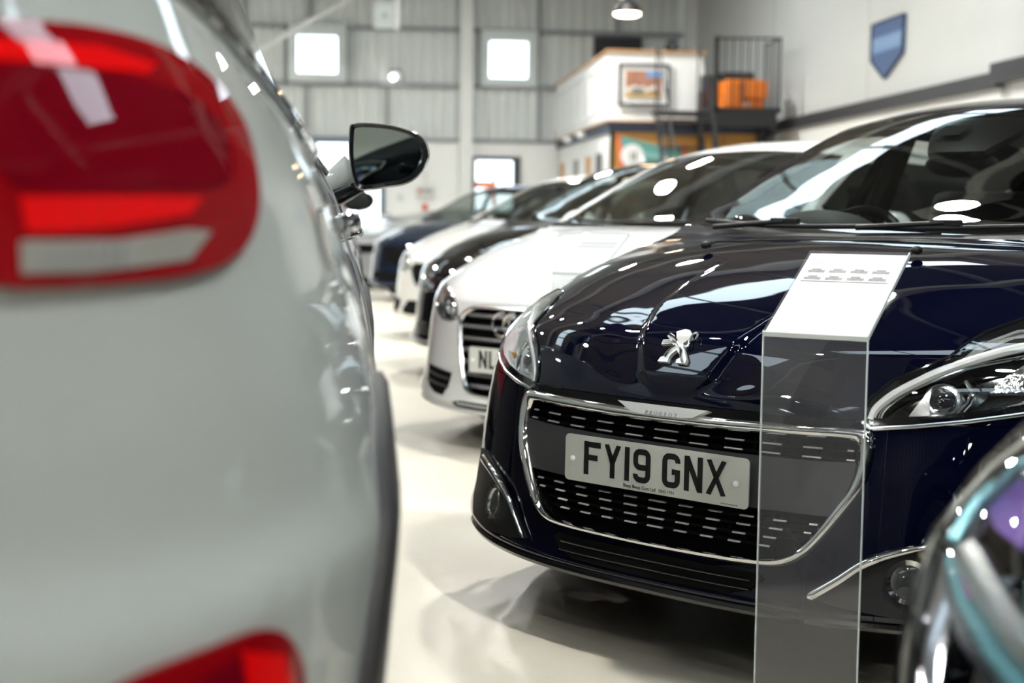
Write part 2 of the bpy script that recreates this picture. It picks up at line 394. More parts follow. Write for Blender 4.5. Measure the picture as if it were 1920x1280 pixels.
# small spotlights added over the aisle for the highlight dots they leave on bodywork
spot_emit = emitter('spotlight_face', (1., .97, .92), 420.)
for i in range(9):
    x, y, z = -.9, -4.0 + 2.4 * i, 5.3
    t = thing('glint_spotlight', 'small black cylinder spotlight added above the aisle for its highlights', 'lamp', (x, y, z), 0, 'small added spotlights above the aisle')
    MB().lathe([(.10, 0), (.10, .16), (.03, .19)], 20).build('housing', black_steel, t)
    MB().lathe([(.0, -.002), (.09, -.002)], 20).build('diffuser', spot_emit, t, smooth=0)
    MB().tube([(0, 0, .19), (0, 0, zroof(x) - z - .02)], .006, 6).build('cable', black_plastic, t)
# pendant lamps over the aisle
for (x, y, z, lb) in ((2.84, 15.0, 3.19, 'small black dome pendant lamp with a warm glowing bulb, in front of the back wall'),
                      (3.22, 17.2, 3.74, 'second dome pendant cut off by the top edge, behind the lower glowing one')):
    t = thing('pendant_lamp', lb, 'lamp', (x, y, z))
    MB().lathe([(.145, 0), (.148, .02), (.125, .075), (.07, .13), (.03, .15), (.025, .19)], 28).build('shade', black_steel, t, recalc=False)
    MB().lathe([(0, -.035), (.10, -.03), (.135, -.015), (.14, .004)], 24).build('bulb', warm_emit, t, smooth=0)
    MB().tube([(0, 0, .19), (0, 0, zroof(x) - z - .1)], .006, 6).build('cord', black_plastic, t)

# ------------------------------------------------------------------ the first-floor office on the right
YM, XO = 20.3, 3.59
t = thing('office_cabin', 'white raised office cabin with a row of windows above an orange plywood room', 'office', (XO, YM, 0))
W_ = 1.40; D_ = YB - YM - .3
MB().box(0, W_, 0, .08, 2.44, 3.40).box(0, .08, .08, .5, 2.44, 3.40).build('front_wall', office_white, t, smooth=0)
mb = MB(); mb.box(0, .08, .5, D_, 2.44, 2.60); mb.box(0, .08, .5, D_, 3.22, 3.40)
NW = 7; yw0, yw1 = .5, D_; p = (yw1 - yw0) / NW
for i in range(NW + 1): mb.box(0, .08, yw0 + i * p - (.17 if i else 0), yw0 + i * p + (.17 if i < NW else 0), 2.60, 3.22)
mb.build('side_wall', office_white, t, smooth=0)
for i in range(NW):
    f = MB().box(.03, .05, yw0 + i * p + .17, yw0 + (i + 1) * p - .17, 2.60, 3.22).build('window', pbr('office_pane_%d' % i, (.25, .30, .36), .05, coat=1.), t, smooth=0)
MB().box(-.03, W_ + .02, -.03, D_, 3.40, 3.44).build('roof_edge', wood_edge, t, smooth=0)
MB().box(-.02, W_, -.03, D_, 2.42, 2.44).build('floor_edge', wood_edge, t, smooth=0)
MB().box(.02, 2.3, .02, D_, 2.28, 2.42).build('floor_beam', pbr('navy_beam', (.03, .04, .075), .5), t, smooth=0)
MB().box(.08, W_, .08, D_, 2.44, 2.46).build('floor_deck', wood, t, smooth=0)
mb = MB(); mb.box(.05, .11, .05, D_, 0, 2.28)
mb.build('lower_side_wall', block_white, t, smooth=0)
mb = MB()
for i in range(4):
    xx = .05 + i * .56
    mb.box(xx, xx + .55, .05, .1, 0, 2.28)
mb.build('plywood_front', wood, t, smooth=0)
for i, (yy, m) in enumerate(((.75, charcoal), (1.75, wood), (3.0, interior_light), (4.6, wood))):
    MB().box(.03, .05, yy, yy + .42, .9, 2.0).build('lower_window', m, t, smooth=0)
for i, yy in enumerate((2.2, 3.6)):
    MB().lathe([(.0, 0), (.08, .02), (.09, .09), (.0, .1)], 14, (-.04, yy, 2.30)).build('floodlight', office_white, t)
# picture
t = thing('framed_picture', 'framed print with a wide white mount on the front of the white office cabin', 'picture', (XO + .14, YM - .035, 2.65))
mb = MB(); w_, h_ = .74, .60
for a in ((0, .035, 0, h_), (w_ - .035, w_, 0, h_), (.035, w_ - .035, 0, .035), (.035, w_ - .035, h_ - .035, h_)): mb.box(a[0], a[1], -.01, .03, a[2], a[3])
mb.build('frame', charcoal, t, smooth=0)
MB().box(.035, w_ - .035, .01, .028, .035, h_ - .035).build('mount', office_white, t, smooth=0)
pr = MB().box(.10, .63, 0, .012, .12, .50).build('print', print_a, t, smooth=0)
MB().box(.40, .63, -.003, 0, .40, .50).build('sky_patch', print_c, pr, smooth=0)
mb = MB()
for i in range(9):
    x = .13 + i * .055; mb.ball((x, 0, .22 + .05 * ((i * 37) % 5) / 5), .03, 8, 6, (1, .15, 1.3))
mb.build('figures', print_b, pr)
MB().box(.10, .63, -.003, 0, .12, .18).build('ground_patch', print_d, pr, smooth=0)
MB().box(.20, .36, -.004, 0, .16, .25).build('dark_shape', paper_dark, pr, smooth=0)
# things standing on the cabin roof
for (x, z, sx, lb) in ((.98, 3.44, .16, 'black round speaker standing on the office cabin roof'),):
    t = thing('speaker', lb, 'speaker', (XO + x, YM + .3, z))
    MB().ball((0, 0, .10), .105, 16, 10, (1, 1, .95)).build('body', black_plastic, t)
    MB().lathe([(.07, 0), (.075, .012), (.02, .02)], 18).build('foot', charcoal, t)
    MB().lathe([(0, .0), (.055, .004), (.06, .012)], 18, (-.0, -.10, .10), (0, -1, 0)).build('cone', charcoal, t)
t = thing('power_supply', 'small dark box beside the round speaker on the cabin roof', 'box', (XO + 1.18, YM + .3, 3.44))
MB().box(-.08, .08, -.06, .06, 0, .055).build('case', charcoal, t, smooth=0, bevel=.008)
MB().box(-.03, .03, -.065, -.06, .015, .04).build('vent', black_plastic, t, smooth=0)
t = thing('wall_screen', 'wide black rectangle high on the back wall above the cabin roof', 'screen', (4.75, YB - .08, 3.93))
MB().box(-.44, .44, 0, .04, -.02, .40).build('bezel', charcoal, t, smooth=0)
MB().box(-.42, .42, -.006, 0, 0, .38).build('panel', pbr('matte_screen', (.012, .012, .014), .5), t, smooth=0)
# orange plywood wall dressing: board, disc, ornament
t = thing('painted_board', 'teal painted board with red orange edges leaning on the orange plywood', 'board', (3.70, 20.13, 1.5))
pts = [(.0, .72), (.06, .70), (.70, .56), (.92, .60), (.93, 0), (.12, 0)]
MB().prism(pts, (.02, 0, 0), (1, 0, 0), (0, 0, 1), (0, 1, 0), .03).build('panel', teal, t, smooth=0)
MB().prism([(0, .74), (.04, .72), (.13, 0), (.07, 0)], (.0, -.004, 0), (1, 0, 0), (0, 0, 1), (0, 1, 0), .034).build('edge', red_orange, t, smooth=0)
MB().prism([(.94, .62), (.99, .62), (1.0, 0), (.95, 0)], (.0, -.004, 0), (1, 0, 0), (0, 0, 1), (0, 1, 0), .034).build('edge', red_orange, t, smooth=0)
MB().prism([(.30, .50), (.88, .44), (.88, .36), (.30, .42)], (.0, -.004, 0), (1, 0, 0), (0, 0, 1), (0, 1, 0), .005).build('pale_band', pbr('pale_teal', (.22, .45, .42), .5), t, smooth=0)
t = thing('round_sign', 'round white disc with dark marks in front of the teal board', 'sign', (3.905, 20.08, 1.93))
MB().lathe([(0, 0), (.165, 0), (.165, .03), (0, .03)], 36, (0, 0, 0), (0, -1, 0)).build('disc', office_white, t, smooth=40)
mb = MB(); mb.bar((-.05, -.034, .04), (.0, -.034, .04), .02, .006); mb.bar((.0, -.034, .05), (-.03, -.034, -.05), .02, .006); mb.bar((.045, -.034, .05), (.045, -.034, -.05), .02, .006)
mb.build('marks', charcoal, t, smooth=0)
t = thing('winged_ornament', 'white ornament with two upswept wings below the teal board', 'ornament', (4.22, 20.02, 1.70))
MB().ball((0, 0, .05), .08, 14, 9, (1, .5, 1)).build('body', office_white, t)
for s in (-1, 1):
    MB().tube([(s * .04, 0, .06), (s * .12, 0, .09), (s * .17, 0, .17), (s * .16, 0, .23)], [.035, .035, .028, .008], 10).build('wing', office_white, t)
MB().tube([(0, 0, 0), (0, .05, -1.70)], .014, 8).build('stand', charcoal, t)

# ------------------------------------------------------------------ steel landing with stairs
t = thing('steel_landing', 'black steel landing with an upright bar railing beside the right wall', 'landing', (4.85, 19.4, 0))
MB().box(.0, 1.02, 0, .88, 2.52, 2.58).build('deck', black_steel, t, smooth=0)
MB().box(.02, .96, .02, .08, 2.33, 2.52).box(.02, .08, .08, .85, 2.36, 2.52).box(.90, .96, .08, .85, 2.36, 2.52).build('edge_beam', black_steel, t, smooth=0)
mb = MB(); mb.tube([(.08, .03, 3.52), (1.0, .03, 3.54), (1.0, .86, 3.54)], .014, 8); mb.build('handrail', black_steel, t)
for i in range(9): MB().tube([(.10 + i * .112, .03, 2.58), (.10 + i * .112, .03, 3.53)], .009, 6).build('baluster', black_steel, t)
for i in range(6): MB().tube([(1.0, .12 + i * .145, 2.58), (1.0, .12 + i * .145, 3.53)], .009, 6).build('baluster', black_steel, t)
MB().box(.06, .12, 0, .06, 0, 3.55).build('post', black_steel, t, smooth=0)
MB().box(.92, .98, .8, .86, 0, 2.52).build('post', black_steel, t, smooth=0)
MB().box(.05, .11, .8, .86, 0, 2.52).build('post', black_steel, t, smooth=0)
t = thing('steel_staircase', 'black open-tread steel staircase coming down from the landing beside the orange plywood', 'stairs', (4.20, 19.9, 0))
for x in (.0, .60): MB().bar((x, -.02, 2.48), (x, -1.95, .06), .03, .12).build('stringer', black_steel, t, smooth=0)
for i in range(12): MB().box(.015, .585, -.19 - i * .158, .02 - i * .158, 2.40 - i * .198, 2.43 - i * .198).build('tread', black_steel, t, smooth=0)
MB().box(0, .64, -.02, .30, 2.50, 2.56).build('top_step', black_steel, t, smooth=0)
for x in (.0, .60):
    MB().tube([(x, .0, 3.42), (x, -.30, 3.25), (x, -1.9, 1.05)], .013, 8).build('handrail', black_steel, t)
    for y, z0, z1 in ((0, 2.45, 3.42), (-.95, 1.30, 2.35), (-1.85, .15, 1.12)): MB().tube([(x, y, z0), (x, y, z1)], .013, 8).build('post', black_steel, t)
MB().tube([(.0, .0, 2.95), (.0, -1.9, .60)], .009, 8).build('middle_rail', black_steel, t)
t = thing('orange_machine', 'bright orange plastic machine cover standing on the black landing', 'machine', (5.44, 19.9, 2.58))
MB().box(-.31, .27, -.2, .2, .0, .42).build('body', orange, t, smooth=0, bevel=.05)
MB().box(-.05, .30, -.27, -.2, .14, .40).build('hatch', orange, t, smooth=0, bevel=.03)
MB().box(-.06, -.045, -.275, -.2, .10, .40).build('seam', charcoal, t, smooth=0)
MB().box(-.03, .05, -.21, -.2, .05, .10).build('latch', satin, t, smooth=0)
t = thing('dark_motor', 'black motor unit on top of the orange machine cover', 'machine', (5.44, 20.0, 3.0))
MB().box(-.28, .17, -.12, .12, .0, .12).build('body', charcoal, t, smooth=0, bevel=.02)
MB().lathe([(.06, 0), (.06, .05), (.03, .07)], 18, (-.25, 0, .06), (-1, 0, 0)).build('barrel', black_plastic, t)
t = thing('stacked_crates', 'dark crates piled on the floor of the landing behind its tall post', 'crate', (4.975, 20.1, 2.58))
MB().box(-.10, .10, -.1, .1, 0, .28).build('lower_crate', pbr('brown_black', (.045, .03, .028), .6), t, smooth=0, bevel=.01)
MB().box(-.08, .10, -.1, .1, .28, .5).build('upper_crate', charcoal, t, smooth=0, bevel=.01)

# ------------------------------------------------------------------ small things on the walls
t = thing('wall_shield', 'blue shield-shaped emblem with a lighter band, hung high on the right white wall', 'sign', (XR - .03, 16.2, 0))
MB().prism([(-.50, 3.37), (.50, 3.37), (.50, 2.945), (.06, 2.70), (-.48, 2.945)], (0, 0, 0), (0, 1, 0), (0, 0, 1), (1, 0, 0), .03).build('plate', shield_blue, t, smooth=0)
MB().prism([(-.46, 3.20), (.46, 3.20), (.46, 3.02), (-.46, 3.02)], (-.006, 0, 0), (0, 1, 0), (0, 0, 1), (1, 0, 0), .006).build('light_band', shield_light, t, smooth=0)
mb = MB()
for i in range(6):
    y = .36 - i * .145
    mb.bar((-.009, y, 3.06), (-.009, y, 3.16), .004, .03); mb.bar((-.009, y - .05, 3.06), (-.009, y - .02, 3.16), .004, .02)
mb.build('band_marks', pbr('shield_mark', (.30, .42, .60), .5), t, smooth=0)
mb = MB()
for a, b in (((-.5, 3.37), (.5, 3.37)), ((.5, 3.37), (.5, 2.945)), ((.5, 2.945), (.06, 2.70)), ((.06, 2.70), (-.48, 2.945)), ((-.48, 2.945), (-.5, 3.37))):
    mb.bar((-.006, a[0], a[1]), (-.006, b[0], b[1]), .02, .02)
mb.build('rim', pbr('shield_rim', (.03, .045, .09), .4), t, smooth=0)
t = thing('wall_speaker', 'square white box hung high in front of the ribbed back wall', 'speaker', (.455, 24.0, 4.35))
MB().box(-.165, .165, 0, .2, -.20, .22).build('case', pale_frame, t, smooth=0, bevel=.01)
MB().lathe([(0, 0), (.03, 0), (.03, .01)], 16, (.02, -.012, 0), (0, 1, 0)).build('knob', steel_grey, t)
MB().tube([(0, .1, .22), (0, .1, 2.8)], .008, 6).build('hanger', steel_white, t)
t = thing('tube_lamp', 'short upright white tube light beside the square white box', 'lamp', (.675, 24.0, 4.36))
MB().tube([(0, 0, -.24), (0, 0, .25)], .05, 14).build('tube', pbr('white_tube', (.85, .87, .86), .4), t)
MB().tube([(0, 0, .25), (0, 0, 2.8)], .008, 6).build('hanger', steel_white, t)
t = thing('wall_light', 'tiny lit wall light with a grey bracket between the two square windows', 'lamp', (.66, YB - .1, 3.515))
MB().ball((0, -.04, 0), .055, 14, 9).build('globe', emitter('globe_emit', (1, 1, .97), 6.), t)
MB().box(-.06, .14, -.02, .12, .09, .15).build('bracket', steel_grey, t, smooth=0)
MB().box(.0, .12, 0, .08, -.03, .09).build('back_plate', steel_white, t, smooth=0)
for z, lb in ((2.15, 'small red alarm sounder high on the white back wall'), (1.21, 'small red call point low on the white back wall under the alarm panel')):
    t = thing('fire_alarm', lb, 'alarm', (1.25, YB - .05, z))
    MB().box(-.045, .045, 0, .05, -.055, .055).build('case', red_sign, t, smooth=0, bevel=.008)
    MB().box(-.02, .02, -.008, 0, -.02, .02).build('face', red_orange, t, smooth=0)
t = thing('alarm_panel', 'pale grey alarm panel with a red button and dark display on the back wall', 'panel', (1.26, YB - .07, 1.475))
MB().box(-.17, .17, 0, .07, -.12, .10).build('case', pbr('panel_grey', (.60, .60, .56), .5), t, smooth=0, bevel=.008)
MB().box(-.13, -.06, -.01, 0, 0, .06).build('button', red_sign, t, smooth=0)
MB().box(-.03, .12, -.01, 0, .0, .05).build('display', steel_grey, t, smooth=0)
t = thing('thermostat', 'small pale green thermostat on the back wall left of the alarm panel', 'thermostat', (.80, YB - .04, 1.38))
MB().box(-.05, .05, 0, .04, -.06, .06).build('case', pbr('pale_green', (.55, .63, .57), .5), t, smooth=0, bevel=.006)
MB().lathe([(0, 0), (.022, 0), (.022, .012)], 16, (0, -.012, 0), (0, 1, 0)).build('dial', steel_white, t)
t = thing('conduit', 'thin pale conduit running up the back wall from the alarm panel', 'pipe', (1.25, YB - .03, 0))
MB().tube([(0, 0, 1.58), (0, 0, 2.09)], .014, 8).tube([(0, 0, 2.21), (0, 0, 2.60)], .014, 8).build('pipe', pbr('conduit_grey', (.66, .67, .64), .5), t)
for z in (1.8, 2.4): MB().box(-.03, .03, 0, .03, z - .012, z + .012).build('clip', steel_grey, t, smooth=0)

# ------------------------------------------------------------------ outside the glass door
barrier_orange = pbr('barrier_orange', (.50, .10, .01), .5)
t = thing('orange_barrier', 'orange barrier frame standing outside behind the glass door', 'barrier', (2.45, YB + 1.6, 0))
for x in (-.22, .22): MB().bar((x, 0, 0), (x, 0, 1.86), .07).build('leg', barrier_orange, t, smooth=0)
for z in (.55, 1.05, 1.60): MB().box(-.26, .26, -.03, .03, z, z + .13).build('rail', barrier_orange, t, smooth=0)

# ------------------------------------------------------------------ car bodies: one lofted sheet from the front lip over the roof to the tail
# station: v0, z0 (centre line), half width, setback at the edge, its power, drop at the edge, its power
def hermite(xs,ys,x):
    xs=np.asarray(xs,float);ys=np.asarray(ys,float)
    n=len(xs);h=np.diff(xs);dl=np.diff(ys,axis=0)/h[:,None]
    m=np.zeros_like(ys)
    m[0]=dl[0];m[-1]=dl[-1]
    for i in range(1,n-1):
        a=dl[i-1]*dl[i]
        w1=2*h[i]+h[i-1];w2=h[i]+2*h[i-1]
        with np.errstate(divide='ignore',invalid='ignore'):
            hm=(w1+w2)/(w1/dl[i-1]+w2/dl[i])
        m[i]=np.where(a>0,hm,0)
    x=np.asarray(x,float);k=np.clip(np.searchsorted(xs,x)-1,0,n-2)
    t=((x-xs[k])/h[k])[...,None];hh=h[k][...,None]
    return (ys[k]*(1+2*t)*(1-t)**2+hh*m[k]*t*(1-t)**2+ys[k+1]*t*t*(3-2*t)+hh*m[k+1]*t*t*(t-1))
# v0 z0 w c p d q
BASE_ST=[
 (-.004,.181,.82,.27,2.8,-.01,2),
 (-.030,.207,.86,.31,2.8,-.01,2),
 (-.022,.235,.87,.32,2.8,-.01,2),
 (-.008,.290,.87,.33,2.8,-.015,2),
 (.010,.405,.872,.335,2.8,-.015,2),
 (.028,.505,.872,.335,2.8,-.01,2),
 (.045,.585,.87,.335,2.8,0,2),
 (.053,.613,.87,.335,2.8,0,2),
 (.064,.645,.868,.335,2.8,.0,2),
 (.088,.695,.865,.335,2.8,.0,3),
 (.125,.750,.86,.33,2.8,.02,4),
 (.20,.795,.855,.30,2.7,.03,4),
 (.32,.850,.845,.25,2.6,.05,3.5),
 (.47,.910,.825,.20,2.5,.06,3),
 (.64,.957,.80,.16,2.4,.055,2.6),
 (.80,.982,.775,.14,2.2,.035,2.4),
 (.95,.993,.74,.13,2.2,.0,2),
 (.985,1.000,.71,.11,2.2,-.02,2),
 (1.17,1.095,.675,.10,2.2,-.005,2),
 (1.40,1.220,.63,.08,2.2,.015,2),
 (1.62,1.330,.585,.065,2.2,.03,2.2),
 (1.76,1.390,.555,.05,2.2,.04,2.2),
 (1.82,1.408,.55,.04,2.2,.045,2.4),
 (2.10,1.450,.55,.02,2.2,.06,2.6),
 (2.6,1.445,.55,0,2,.06,2.6),
 (3.1,1.405,.54,0,2,.06,2.6),
 (3.5,1.325,.53,0,2,.06,2.6),
 (3.62,1.285,.53,0,2,.06,2.6),
 (3.80,1.025,.62,-.06,2,.02,2.6),
 (3.88,.895,.74,-.12,2.4,.0,2.6),
 (3.93,.695,.80,-.2,2.6,.0,2.6),
 (3.95,.445,.82,-.24,2.6,.0,2.6),
 (3.90,.205,.80,-.24,2.6,.0,2.6)]
def sm(x): x=np.clip(x,0,1); return x*x*(3-2*x)
class Sheet:
    def __init__(s,st,bump=None):
        s.st=np.array(st,float); d=np.hypot(np.diff(s.st[:,0]),np.diff(s.st[:,1]))
        s.t=np.concatenate([[0],np.cumsum(d)]); s.bump=bump
    def ev(s,ss,tt):
        q=hermite(s.t,s.st,tt); v0,z0,w,c,p,d,qq=[q[...,i] for i in range(7)]
        a=np.abs(ss); u=w*ss; v=v0+c*a**p; z=z0-d*a**qq
        if s.bump is not None:
            dv,dz=s.bump(u,v,z); v=v+dv; z=z+dz
        return np.stack([u,v,z],-1)

def inside(p, poly):
    x, y = p; c_ = False; n = len(poly)
    for i in range(n):
        x0, y0 = poly[i]; x1, y1 = poly[(i + 1) % n]
        if (y0 > y) != (y1 > y) and x < (x1 - x0) * (y - y0) / (y1 - y0) + x0: c_ = not c_
    return c_
def mir(poly): return [(-a, b) for a, b in poly][::-1]
def full(half): return half + [(-a, b) for a, b in half[::-1] if abs(a) > 1e-6]
def smooth_poly(pts, closed=True, n=6):
    """Catmull-Rom through 2D or 3D points"""
    P = [np.array(p, float) for p in pts]; N = len(P); out = []
    for i in range(N if closed else N - 1):
        p0 = P[(i - 1) % N] if closed or i > 0 else P[i]; p1 = P[i]; p2 = P[(i + 1) % N]; p3 = P[(i + 2) % N] if closed or i + 2 < N else p2
        for k in range(n):
            t = k / n
            out.append(tuple(.5 * (2 * p1 + (p2 - p0) * t + (2 * p0 - 5 * p1 + 4 * p2 - p3) * t * t + (3 * p1 - p0 - 3 * p2 + p3) * t ** 3)))
    if not closed: out.append(tuple(P[-1]))
    return out

class Body:
    """a car body in its own axes: x to the viewer's right when facing the nose, y backwards, z up"""
    def __init__(s, table, bump=None):
        s.S = Sheet(table, bump); s.T = s.S.t
    def tz(s, u, z):
        """station parameter of the front surface at lateral u and height z"""
        if not hasattr(s, 'tab'):
            s.tt = np.linspace(1e-4, float(s.T[22]), 1600); s.tab = hermite(s.T, s.S.st, s.tt)
        q = s.tab; zz = q[:, 1] - q[:, 5] * np.minimum(1., abs(u) / q[:, 2]) ** q[:, 6]
        k_ = int(np.argmax(zz >= z))
        if k_ == 0: return s.tt[0] if zz[0] >= z else s.tt[-1]
        return s.tt[k_ - 1] + (s.tt[k_] - s.tt[k_ - 1]) * (z - zz[k_ - 1]) / (zz[k_] - zz[k_ - 1])
    def pt(s, u, z, off=0.):
        t = s.tz(u, z); q = hermite(s.T, s.S.st, np.array([t]))[0]; ss = max(-1., min(1., u / q[2]))
        p = s.S.ev(np.array([ss]), np.array([t]))[0]
        if off:
            e = 2e-3
            a = s.S.ev(np.array([ss + e, ss - e, ss, ss]), np.array([t, t, t + e, t - e]))
            n = np.cross(a[0] - a[1], a[2] - a[3]); n /= np.linalg.norm(n)
            p = p + n * off
        return p
    def grid(s, t0, t1, ns, nt, s0=-1., s1=1., drop=None, flip=False):
        ts = np.linspace(t0, t1, nt + 1) if np.isscalar(nt) else np.array(nt); nt = len(ts) - 1
        ss = np.linspace(s0, s1, ns + 1); Sg, Tg = np.meshgrid(ss, ts, indexing='ij'); P = s.S.ev(Sg, Tg)
        mb = MB(); mb.v = [tuple(p) for p in P.reshape(-1, 3)]
        for i in range(ns):
            for j in range(nt):
                f = (i * (nt + 1) + j, (i + 1) * (nt + 1) + j, (i + 1) * (nt + 1) + j + 1, i * (nt + 1) + j + 1)
                if drop is not None:
                    c_ = (P[i, j] + P[i + 1, j + 1]) / 2
                    if drop(c_[0], c_[1], c_[2]): continue
                mb.f.append(f)
        used = sorted({k for f in mb.f for k in f}); m = {k: i for i, k in enumerate(used)}
        mb.v = [mb.v[k] for k in used]; mb.f = [tuple(m[k] for k in f) for f in mb.f]
        return mb
    def patch(s, poly, off, step=.03, inset=None, depth=0.):
        """polygon in (u, z) laid on the front surface at a distance, filled with a fine grid; edges return to the body"""
        bm = bmesh.new(); vs_ = [bm.verts.new((p[0], p[1], 0)) for p in poly]; bm.faces.new(vs_)
        us = [p[0] for p in poly]; zs = [p[1] for p in poly]
        for ax, lo, hi in ((0, min(us), max(us)), (1, min(zs), max(zs))):
            k_ = math.floor(lo / step) * step + step
            while k_ < hi:
                co = (k_, 0, 0) if ax == 0 else (0, k_, 0); no = (1, 0, 0) if ax == 0 else (0, 1, 0)
                bmesh.ops.bisect_plane(bm, geom=bm.verts[:] + bm.edges[:] + bm.faces[:], plane_co=co, plane_no=no); k_ += step
        bm.verts.index_update(); bnd = [e for e in bm.edges if len(e.link_faces) == 1]
        mb = MB(); mb.v = [tuple(s.pt(v.co.x, v.co.y, off)) for v in bm.verts]; mb.f = [tuple(v.index for v in f.verts) for f in bm.faces]
        if depth:
            ids = sorted({v.index for e in bnd for v in e.verts}); o = len(mb.v); mp = {}
            bm.verts.ensure_lookup_table()
            for i, q in enumerate(ids):
                mp[q] = o + i; v = bm.verts[q]; mb.v.append(tuple(s.pt(v.co.x, v.co.y, off - depth)))
            for e in bnd:
                a, b = e.verts[0].index, e.verts[1].index; mb.f.append((a, b, mp[b], mp[a]))
        bm.free()
        return mb
    def ring(s, outer, inner, prof):
        """a trim between two closed loops of equal count; prof: list of (share from outer to inner, offset)"""
        mb = MB(); n = len(outer); m = len(prof)
        for (a, b) in zip(outer, inner):
            for k_, off in prof: mb.v.append(tuple(s.pt(a[0] + (b[0] - a[0]) * k_, a[1] + (b[1] - a[1]) * k_, off)))
        for i in range(n):
            j = (i + 1) % n
            for k_ in range(m - 1): mb.f.append((i * m + k_, i * m + k_ + 1, j * m + k_ + 1, j * m + k_))
        return mb
    def strip(s, path, wid, off, thick, n=8, closed=False):
        P = [Vector(s.pt(u, z, off)) for u, z in path]
        return MB().tube(P, [wid] * len(P) if np.isscalar(wid) else wid, n, closed)

def adapt(ws=1., hz=.613, tz_=1., length=1., roof=1.):
    a = np.array(BASE_ST, float); a[:, 2] *= ws
    z = a[:, 1].copy()
    for i in range(len(a)):
        if i <= 10: z[i] = np.interp(z[i], [.16, .29, .613, .76], [.16, .29, hz, .76])
    a[:, 1] = z
    h = a[17:28, 1]; a[17:28, 1] = 1.0 + (h - 1.0) * roof
    return [tuple(r) for r in a]

def wheel(parent, x, y, r=.31, side=1, mat=None):
    w_ = MB().lathe([(r * .66, -.10), (r * .93, -.105), (r, -.07), (r, .07), (r * .93, .105), (r * .66, .10)], 36, (x, y, r), (1, 0, 0)).build('wheel', rubber, parent)
    rim = MB().lathe([(r * .66, -.09), (r * .60, 0.), (r * .66, .09)], 36, (x, y, r), (1, 0, 0))
    rim.lathe([(0, .06), (.07, .06), (.08, .03)], 18, (x, y, r), (side, 0, 0))
    for k_ in range(5):
        a = 2 * PI * k_ / 5; c_, s_ = math.cos(a), math.sin(a)
        rim.bar((x + side * .055, y + c_ * .05, r + s_ * .05), (x + side * .07, y + c_ * r * .64, r + s_ * r * .64), .05, .02, (1, 0, 0))
    rim.build('rim', alloy, w_)

PLY = [(.16, .82), (.25, .85), (.40, .873), (.60, .872), (.80, .855), (.90, .82), (.96, .785)]
def side_panels(B, root, paint, glassm, ws=1., vw=(.80, 3.32), detail=1, pillar=None):
    zprof = [p[0] for p in PLY]; uprof = [p[1] * ws for p in PLY]
    t0, t1 = B.T[7], B.T[28]
    ts = np.concatenate([np.linspace(t0, B.T[16], 34), np.linspace(B.T[16], t1, 64)[1:]])
    E = B.S.ev(np.ones(len(ts)), ts)
    NL, NU = 16, 8
    for sd in (-1, 1):
        v = []; kind = []
        for i, e in enumerate(E):
            hood = ts[i] <= B.T[17]
            zb = e[2] if hood else min(e[2] - .002, .955 + .015 * (e[1] - 1))
            ub = e[0] if hood else np.interp(zb, zprof, uprof)
            for j in range(NL + 1):
                a = j / NL; z = .17 + (zb - .17) * a
                u = np.interp(z, zprof, uprof) + (ub - np.interp(zb, zprof, uprof)) * a ** 2
                if i == 0: u = min(u, e[0])
                v.append((sd * u, e[1], z))
            for j in range(1, NU + 1):
                a = j / NU; z = zb + (e[2] - zb) * a
                u = (ub - .012 if not hood else ub) + (e[0] - ub) * a + (.02 * a * (1 - a) * 4 if not hood else 0)
                v.append((sd * u, e[1], z))
        M_ = NL + NU + 1; mb = MB(); gl = MB(); pi_ = MB(); mb.v = gl.v = pi_.v = v
        for i in range(len(E) - 1):
            for j in range(M_ - 1):
                f = (i * M_ + j, (i + 1) * M_ + j, (i + 1) * M_ + j + 1, i * M_ + j + 1)
                if sd < 0: f = f[::-1]
                c_ = np.mean([v[q] for q in f], axis=0)
                if j < NL:
                    if any((c_[1] - w_) ** 2 + (c_[2] - .31) ** 2 < .36 ** 2 for w_ in vw): continue
                    mb.f.append(f)
                elif ts[i] < B.T[17]: mb.f.append(f)
                else:
                    jj = j - NL; win = .5 <= jj <= NU - 1.5 and (1.35 < c_[1] < 2.16 or 2.26 < c_[1] < 3.02 or 3.06 < c_[1] < 3.38)
                    (gl if win else (pi_ if 1.3 < c_[1] < 3.4 and jj < NU - 1 else mb)).f.append(f)
        for m_, nm, mt in ((mb, 'side_panel', paint), (gl, 'side_window', glassm), (pi_, 'window_frame', pillar or black_gloss)):
            q = MB(); used = sorted({k_ for f in m_.f for k_ in f}); mp = {k_: i for i, k_ in enumerate(used)}
            q.v = [v[k_] for k_ in used]; q.f = [tuple(mp[k_] for k_ in f) for f in m_.f]
            if q.f: q.build(nm, mt, root, smooth=50, recalc=False)
        for w_ in vw:
            arc = [(sd * .868 * ws, w_ + .365 * math.cos(a), .31 + .365 * math.sin(a)) for a in np.linspace(-.25, PI + .25, 30)]
            MB().tube(arc, .018, 8).build('wheel_arch', paint if detail else black_plastic, root)
            wheel(root, sd * .76 * ws, w_, .315, sd)

